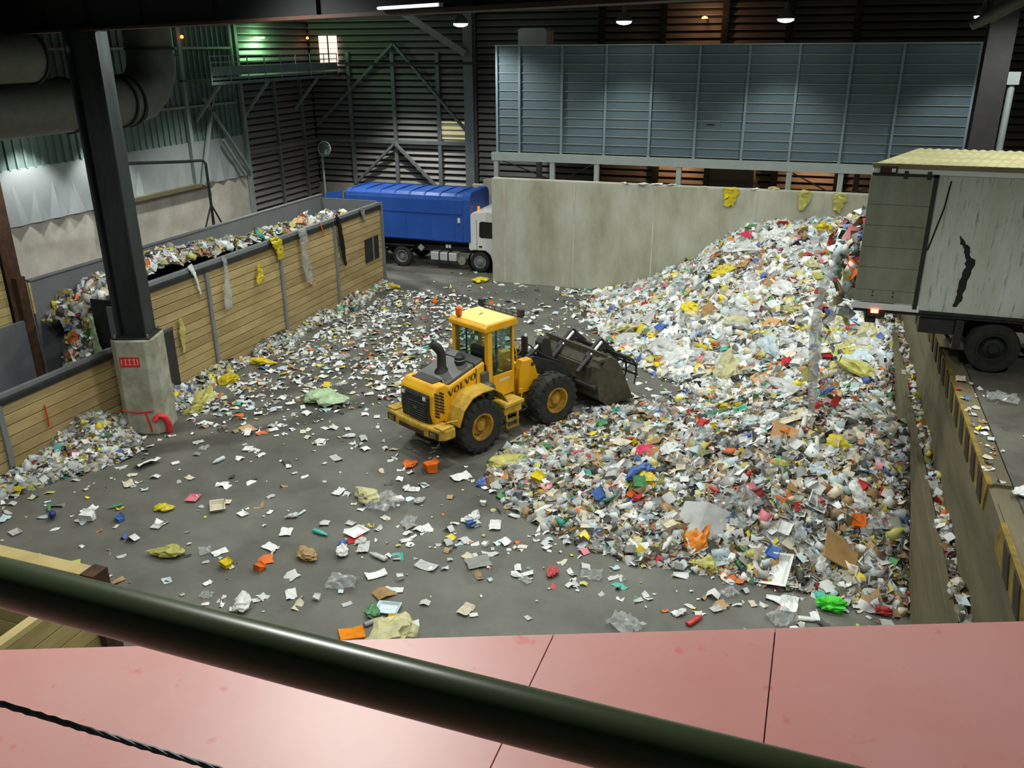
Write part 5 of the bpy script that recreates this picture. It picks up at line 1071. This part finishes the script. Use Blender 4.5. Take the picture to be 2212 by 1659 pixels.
# pieces singled out in the photograph
HERO = [('crushed_carton', 'yellow', -10.64, 12.35, .24, 'bright yellow crushed box alone on the floor near the timber partition'), ('plastic_bag', 'dull yellow', -12.05, 12.32, .55, 'dull yellow torn bag lying on the floor near the timber partition'),
 ('plastic_bottle', 'navy', -15.63, 12.79, .5, 'dark blue bottle with a pale label lying left of the timber partition'), ('cardboard_piece', 'red', -8.63, 14.15, .38, 'flat red strip lying on the floor below the wheel loader'), ('paper_sheet', 'white', -10.17, 13.26, .36, 'clean white card lying alone on the open floor'),
 ('paper_sheet', 'white', -7.55, 13.07, .42, 'long white card lying square on the open floor'), ('paper_sheet', 'pale grey', -6.7, 13.68, .46, 'large pale sheet with one rounded end on the open floor'), ('paper_sheet', 'grey', -5.74, 14.13, .5, 'printed grey and white leaflet lying on the open floor'),
 ('plastic_bottle', 'green', -6.46, 11.58, .5, 'green bottle with a lime label close to the pink ledge'), ('plastic_bag', 'bright green', 1.2, 14.88, .62, 'bright green crumpled bag in front of the low waste heap'), ('crushed_carton', 'orange', -8.44, 17.66, .4, 'yellow and orange packet on the dark patch behind the loader'),
 ('plastic_bag', 'orange', -9.01, 17.69, .34, 'orange crumpled wrapper beside the dark patch'), ('plastic_film', 'clear', -8.72, 15.71, .8, 'large clear crinkled film sheet on the open floor'), ('plastic_bag', 'beige', -9.17, 15.76, .6, 'beige crumpled bag next to the clear film sheet'),
 ('plastic_bag', 'pale green', -13.26, 20.64, .95, 'pale green bag lying flat left of the wheel loader'), ('paper_sheet', 'white', -7.54, 17.52, .46, 'white sheet lying flat by the rear wheel of the loader'), ('paper_sheet', 'white', -6.62, 17.6, .42, 'white sheet lying flat at the edge of the low heap'),
 ('food_tray', 'cream', -12.33, 14.33, .5, 'cream patterned tray lying alone on the open floor'), ('food_tray', 'pink', -13.14, 14.49, .34, 'small pinkish oval lid lying on the open floor'), ('food_tray', 'white', -8.72, 14.38, .46, 'round white dish above the red strip on the floor'),
 ('paper_sheet', 'pale grey', -8.28, 13.88, .42, 'crumpled newspaper sheet below the red strip'), ('plastic_bottle', 'pale grey', -7.81, 13.66, .46, 'clear bottle lying on its side below the newspaper sheet'), ('cardboard_piece', 'amber', -7.09, 11.25, .46, 'orange printed packet close to the handrail'),
 ('plastic_bag', 'beige', -6.28, 11.32, .95, 'large beige bag at the edge of the pink ledge'), ('plastic_bag', 'white', -8.61, 13.58, .36, 'white crumpled bag beside the newspaper sheet'), ('paper_sheet', 'white', -5.92, 15.62, .36, 'white square sheet in front of the low heap'), ('paper_sheet', 'pale grey', -6.49, 15.6, .46, 'newspaper page lying next to the white square sheet'),
 ('plastic_bag', 'blue', -6.93, 17.37, .3, 'blue crumpled wrapper at the left edge of the low heap'), ('plastic_bag', 'red', -4.16, 14.24, .34, 'red wrapper with a green bottle on the open floor'), ('plastic_bottle', 'teal', -9.45, 14.1, .42, 'teal bottle lying left of the red strip'),
 ('plastic_bag', 'blue', -8.78, 13.88, .2, 'small blue scrap of wrapper under the red strip'), ('crushed_carton', 'yellow', -6.53, 11.8, .22, 'lime yellow carton beside the green bottle'), ('plastic_bag', 'green', -7.03, 11.93, .36, 'green crumpled wrapper near the handrail'), ('plastic_bottle', 'grey', -6.87, 11.68, .4, 'grey crushed bottle beside the green wrapper'),
 ('food_tray', 'pale blue', -6.8, 12.11, .46, 'pale blue shallow tray above the green bottle'), ('cardboard_piece', 'brown', -7.1, 12.55, .42, 'brown torn card above the pale blue tray'), ('plastic_bag', 'brown', -9.26, 13.23, .46, 'brown flattened wrapper on the open floor'), ('plastic_film', 'clear', -8.04, 12.57, .6, 'clear film scrap below the long white card'),
 ('paper_sheet', 'white', .41, 14.72, .52, 'white sheet on the floor in front of the low heap near the push wall'), ('food_tray', 'white', .0, 15.55, .85, 'large white foam lid at the front edge of the low heap'), ('plastic_bottle', 'red', -1.23, 13.63, .42, 'red-labelled bottle at the edge of the pink ledge'), ('plastic_film', 'clear', -2.43, 13.09, .6, 'clear film with printed paper at the edge of the pink ledge'),
 ('plastic_film', 'clear', .31, 14.23, .55, 'clear plastic tub film below the bright green bag'), ('plastic_bag', 'red', 2.1, 15.01, .36, 'red crumpled wrapper at the foot of the push wall'), ('plastic_bag', 'yellow', -17.2, 21.3, .75, 'flat bright yellow bag by the second bunker post'), ('plastic_bag', 'dull yellow', -16.9, 19.8, .8, 'dull yellow bag beside the concrete column base'),
 ('plastic_bag', 'dull yellow', -16.5, 18.9, .7, 'olive yellow bag just right of the red pipe guard'), ('plastic_bag', 'yellow', -17.1, 23.0, .7, 'bright yellow bag midway along the bunker foot'), ('paper_sheet', 'white', -15.43, 15.61, .62, 'large white sheet in the litter before the column base'), ('plastic_bag', 'yellow', -17.2, 33.2, .7, 'bright yellow bag at the far end of the timber bunker'),
 ('plastic_bag', 'yellow', -13.9, 35.4, .55, 'bright yellow bag at the end of the concrete wall'), ('cardboard_piece', 'tan', -14.32, 18.31, .5, 'tan cardboard scrap on the floor right of the column'), ('plastic_bag', 'crimson', -3.12, 18.66, .5, 'crimson stuffed bag on the low heap'), ('plastic_bag', 'amber', -1.5, 15.95, .6, 'bright orange bag near the front of the low heap'),
 ('cardboard_piece', 'tan', -.71, 25.49, 1.0, 'broad tan cardboard box flap between the two heaps'), ('plastic_bag', 'dull yellow', -6.68, 18.44, .85, 'olive yellow bag at the tip of the low heap behind the loader wheel'), ('food_tray', 'turquoise', -1.95, 21.7, .7, 'turquoise tray on the back of the low heap'), ('food_tray', 'turquoise', -1.19, 21.09, .5, 'small turquoise dish beside the larger turquoise tray'),
 ('plastic_bag', 'blue', -3.05, 17.79, .7, 'bright blue bag below the crimson bag'), ('cardboard_piece', 'pale grey', -1.5, 16.35, 1.0, 'large pale grey board behind the orange bag'), ('plastic_bag', 'dull yellow', 1.6, 24.1, .9, 'dull yellow bag under the trailer near the push wall'), ('cardboard_piece', 'cream', -.02, 19.44, .95, 'large cream card on the crest of the low heap'), ('cardboard_piece', 'tan', -.08, 18.6, .8, 'tan box lid just below the large cream card'),
 ('cardboard_piece', 'brown', 1.21, 16.27, .95, 'dark brown card on the steep side of the low heap'), ('plastic_bag', 'beige', -5.94, 29.55, 1.0, 'big pale rounded bag at the foot of the tall heap'), ('plastic_bag', 'yellow', -5.3, 29.3, .6, 'yellow bag tucked against the big pale bag'), ('plastic_bag', 'yellow', -3.03, 31.75, .7, 'bright yellow bag halfway up the tall heap'),
 ('plastic_bag', 'yellow', .42, 33.9, 1.1, 'large yellow bag near the top of the tall heap'), ('plastic_bag', 'white', -2.45, 33.0, 1.2, 'large white bag near the top of the tall heap'), ('plastic_bag', 'crimson', -2.3, 34.6, .5, 'small crimson bag on the upper edge of the tall heap'), ('plastic_bag', 'beige', -2.0, 26.3, 1.1, 'big beige bag at the front of the tall heap'), ('plastic_bag', 'pale grey', -4.2, 27.6, 1.1, 'big grey translucent bag at the foot of the tall heap')]
for kd, cl, x, y_, s, lb in HERO:
    on = heap_h(np.array([x]), np.array([y_]))[0] > .05; put(kd, cl, x, y_, s, ('tall' if y_ > SPLIT else 'near') if on else ('strip' if x < -15 else 'floor'), label=lb)
def scatter(kind, zone, n, lo, hi, cols, dom, f=None, hmin=.08):
    names = list(cols); wts = [cols[k] for k in names]; c = 0; tries = 0
    while c < n and tries < 6000:
        tries += 1; x = random.uniform(dom[0], dom[1]); y_ = random.uniform(dom[2], dom[3]); hh = surf_h(x, y_) if zone != 'bunker' else 1
        if zone in ('near', 'tall') and hh < hmin: continue
        if zone == 'floor' and (hh > .02 or math.hypot(x+17, y_-17.65) < 1.2 or (-10.8 < x < -4.6 and 17.6 < y_ < 25 and abs((x+7.95)*.9-(y_-20.8)*.44) < 1.7)): continue
        put(kind, random.choices(names, wts)[0], x, y_, lo+(hi-lo)*random.random()**1.6, zone); c += 1
DT, DN, DF = (-8.5, 2.1, SPLIT, 35.1), (-7, 2.1, 15.2, SPLIT), (-16.8, 2.2, 10.8, 33)
bagc = {'white': 6, 'pale grey': 5, 'dull yellow': 2.6, 'yellow': .8, 'pale blue': 2.4, 'beige': 2.4, 'blue': .2, 'red': .2, 'green': .2, 'black': .3, 'teal': .2, 'orange': .15}
papc = {'white': 8, 'pale grey': 3, 'cream': 3, 'pale blue': 1}
scatter('plastic_bag', 'tall', 95, .3, .85, bagc, DT); scatter('plastic_bag', 'near', 60, .25, .6, bagc, DN); scatter('plastic_bag', 'floor', 22, .2, .45, bagc, DF)
scatter('plastic_bag', 'bunker', 26, .3, .75, {'yellow': 2, 'white': 3, 'pale grey': 3, 'dull yellow': 2, 'red': .5}, (-20, -18.2, 18.4, 32))
scatter('plastic_bag', 'tall', 22, .3, .7, {'dull yellow': 3, 'yellow': .5, 'beige': 2, 'pale grey': 2}, (.3, 2.1, 24.4, 28))
scatter('paper_sheet', 'floor', 165, .14, .38, papc, DF); scatter('paper_sheet', 'near', 60, .22, .45, papc, DN); scatter('paper_sheet', 'tall', 50, .3, .65, papc, DT)
scatter('plastic_film', 'tall', 28, .5, 1.1, {'clear': 3, 'white': 1}, DT); scatter('plastic_film', 'near', 34, .4, .8, {'clear': 3, 'pale blue': 1}, DN); scatter('plastic_film', 'floor', 14, .25, .5, {'clear': 1}, DF)
scatter('cardboard_piece', 'tall', 40, .35, .8, {'brown': 3, 'cream': 2, 'tan': 2, 'white': 2}, DT); scatter('cardboard_piece', 'near', 60, .25, .6, {'brown': 3, 'cream': 2, 'tan': 2, 'white': 3}, DN); scatter('cardboard_piece', 'bunker', 12, .35, .8, {'brown': 2, 'tan': 2}, (-20, -18.2, 18.4, 31))
scatter('crushed_carton', 'near', 70, .14, .34, {'white': 5, 'red': .7, 'blue': .6, 'orange': .7, 'yellow': .8, 'green': .4, 'pink': .5, 'cream': 3, 'pale grey': 2}, DN); scatter('crushed_carton', 'tall', 55, .16, .36, {'white': 5, 'red': .8, 'blue': .6, 'orange': .6, 'yellow': .6, 'green': .6, 'cream': 2}, DT); scatter('crushed_carton', 'floor', 18, .14, .3, {'white': 3, 'red': 1, 'blue': .6, 'orange': .6, 'yellow': .6}, DF)
scatter('plastic_bottle', 'near', 36, .3, .45, {'pale blue': 3, 'white': 2, 'green': 1, 'blue': 1, 'red': .5}, DN); scatter('plastic_bottle', 'tall', 26, .3, .5, {'pale blue': 3, 'white': 2, 'green': 1, 'blue': .6}, DT); scatter('plastic_bottle', 'floor', 20, .25, .4, {'pale blue': 3, 'white': 1, 'green': 1, 'blue': .6}, DF)
scatter('food_tray', 'near', 34, .25, .5, {'white': 4, 'pale grey': 2, 'teal': .6, 'cream': 1}, DN); scatter('food_tray', 'tall', 24, .3, .55, {'white': 4, 'cream': 2, 'orange': .5}, DT); scatter('food_tray', 'floor', 14, .2, .36, {'white': 3, 'pale grey': 2}, DF)
for x, y_, z, kd, cl, s in ((-7.54, 35.75, 4.62, 'paper_sheet', 'cream', .4), (-6.8, 35.66, 4.62, 'food_tray', 'white', .4), (-6.25, 35.75, 4.62, 'paper_sheet', 'white', .45), (-5.67, 35.75, 4.62, 'paper_sheet', 'pale grey', .4), (-2.35, 35.75, 4.62, 'paper_sheet', 'white', .4), (-4.4, 35.8, 4.62, 'paper_sheet', 'cream', .3), (-1.6, 35.8, 4.62, 'plastic_bag', 'beige', .3)): put(kd, cl, x, y_, s, 'wall', z=z)
for x, y_, kd, cl, s in ((3.75, 13.1, 'paper_sheet', 'white', .3), (3.35, 12.75, 'plastic_bag', 'white', .28), (3.5, 10.9, 'crushed_carton', 'red', .3), (3.25, 11.1, 'plastic_film', 'clear', .5), (3.6, 16.6, 'plastic_film', 'clear', .5), (4.2, 16.7, 'plastic_bag', 'blue', .24), (3.02, 17.4, 'paper_sheet', 'cream', .3), (3.9, 14.8, 'paper_sheet', 'yellow', .16)): put(kd, cl, x, y_, s, 'dock', z=DZ+(.03 if x > 3.22 else .05))
for i in range(46):
    z = random.uniform(2.3, 5.0); put(random.choice(['plastic_bag', 'paper_sheet', 'plastic_film', 'crushed_carton', 'plastic_film']), random.choice(['white', 'pale grey', 'red', 'blue', 'clear', 'dull yellow', 'cream']), random.uniform(.3, .95), random.uniform(18.4, 20.2), random.uniform(.1, .3), 'fall', z=z, nrm=(random.gauss(0, 1), random.gauss(0, 1), random.gauss(0, 1)))
# ------------------------------------------------------------------ hanging scraps on the bunker face, the wall top and the trailer
def hanging(name, label, cat, pts, wd, m, colr, normal=(1, 0, 0), thick=.05, crumple=.04):
    nv = Vector(normal).normalized(); n = 7; P = []; top_ = Vector(pts[0])
    path = [Vector(q) for q in pts]; k = max(6, len(path)*4); pa = []
    for i in range(k+1):
        t_ = i/k*(len(path)-1); a = min(int(t_), len(path)-2); pa.append((path[a].lerp(path[a+1], t_-a), wd[a]+(wd[a+1]-wd[a])*(t_-a)))
    sd = Vector((0, 0, 1)).cross(nv).normalized()
    for q, w_ in pa:
        for j in range(n):
            a = 2*PI*j/n; P.append(q+sd*(math.cos(a)*w_/2*random.uniform(.8, 1.15))+nv*((math.sin(a)+1)*thick/2*random.uniform(.7, 1.3)+.01)+Vector((0, 0, random.gauss(0, crumple)))-top_)
    m_ = MB(); m_.v = [tuple(q) for q in P]; m_.f = [(i*n+j, i*n+(j+1) % n, (i+1)*n+(j+1) % n, (i+1)*n+j) for i in range(k) for j in range(n)]+[tuple(range(n)), tuple(k*n+j for j in range(n))]
    o = m_.build(name, m, None, True); o.location = top_; c = lin(XCOL.get(colr) or PAL[colr][0]); o.color = (*c, 1); return tag(o, label, cat)
HX = BX+.06
hanging('plastic_bag', 'yellow bag hanging over the bunker rail above a post', 'bag', [(HX-.06, 25.55, 3.7), (HX, 25.7, 3.6), (HX, 25.8, 3.3), (HX, 25.85, 2.98)], [.5, .62, .5, .35], MO_bag, 'yellow', thick=.12)
hanging('plastic_film', 'long grey plastic film draped down the bunker planks', 'plastic', [(HX-.06, 27.35, 3.7), (HX, 27.4, 3.5), (HX, 27.3, 2.9), (HX, 27.4, 2.3), (HX, 27.55, 1.7)], [.5, .55, .35, .6, .5], MO_film, 'pale grey', thick=.16, crumple=.06)
hanging('cardboard_piece', 'small cream card stuck at the end of the draped film', 'cardboard', [(HX+.05, 27.75, 1.75), (HX+.05, 27.8, 1.45)], [.3, .24], MO_card, 'tan', thick=.03)
hanging('cloth_strip', 'long black cloth strip hanging from the bunker rail', 'cloth', [(HX-.06, 30.0, 3.7), (HX, 30.05, 3.5), (HX, 30.15, 2.6), (HX, 30.3, 1.7)], [.16, .2, .42, .14], MO_card, 'black', thick=.08)
hanging('plastic_bag', 'yellow triangular bag stuck on the bunker planks', 'bag', [(HX, 24.55, 3.02), (HX, 24.53, 2.75), (HX, 24.5, 2.42)], [.06, .28, .5], MO_bag, 'yellow', thick=.1)
hanging('plastic_film', 'clear tubular bag hanging beside the nearest tall bunker post', 'plastic', [(HX-.06, 22.75, 3.7), (HX, 22.75, 3.3), (HX, 22.7, 2.6), (HX, 22.62, 1.95)], [.12, .14, .4, .42], MO_film, 'clear', thick=.12)
hanging('plastic_film', 'thin white shred trailing from the bunker load', 'plastic', [(HX-.06, 21.2, 3.75), (HX, 21.3, 3.4), (HX, 21.42, 2.8)], [.26, .12, .06], MO_bag, 'white', thick=.04)
hanging('plastic_bag', 'dull yellow rag on the planks beside the black access door', 'bag', [(HX, 20.35, 2.3), (HX, 20.36, 1.9), (HX, 20.3, 1.3)], [.1, .3, .12], MO_bag, 'dull yellow', thick=.06)
hanging('cloth_strip', 'grey cloth hanging near the far end of the bunker rail', 'cloth', [(HX-.06, 32.0, 3.72), (HX, 32.05, 3.55), (HX, 32.15, 3.1)], [.3, .3, .16], MO_card, 'grey', thick=.06)
hanging('cord', 'orange cord dangling from the bunker rail', 'cord', [(HX-.05, 28.75, 3.7), (HX, 28.8, 3.45), (HX, 28.88, 3.1)], [.05, .05, .03], MO_card, 'orange', thick=.04, crumple=.02)
for i, (x, w_) in enumerate(((-3.28, .62), (-.48, .5), (.81, .5))):
    hanging('plastic_bag', ('yellow bag with white paper hanging over the concrete wall top', 'olive bag hanging on the concrete wall below the second frame post from the trailer', 'olive yellow bag hanging on the wall closest to the trailer')[i], 'bag', [(x, YB-.0, 4.66), (x+.03, YB-.02, 4.45), (x-.02, YB-.02, 3.95)], [w_, w_*1.05, w_*.5], MO_bag, 'dull yellow' if i else 'yellow', (0, -1, 0), .14)
hanging('plastic_film', 'long clear film streaming down from the trailer mouth', 'plastic', [(.6, 18.55, 6.1), (.42, 18.5, 5.6), (.3, 18.45, 5.0), (.32, 18.5, 4.2), (.38, 18.5, 3.3), (.45, 18.6, 2.4)], [.1, .16, .2, .26, .24, .14], MO_film, 'clear', (-.3, -1, 0), .06, .05)
hanging('plastic_bag', 'shiny white shred on the left end plate of the bunker', 'bag', [(-18.72, 17.9, 3.0), (-18.75, 17.88, 2.4), (-18.7, 17.88, 1.9)], [.1, .32, .4], MO_bag, 'pale green', (0, -1, 0), .06)
ho = MB().tube([(-1.2+.5*math.cos(a), 18.6+.42*math.sin(a), heap_h(np.array([-1.2+.5*math.cos(a)]), np.array([18.6+.42*math.sin(a)]))[0]+.07+.1*math.sin(a*2)) for a in [-1.9+i*.25 for i in range(17)]], .035, 8).build('rubber_hose', M_black, None, True)
tag(ho, 'black curved hose lying on the low heap', 'hose')
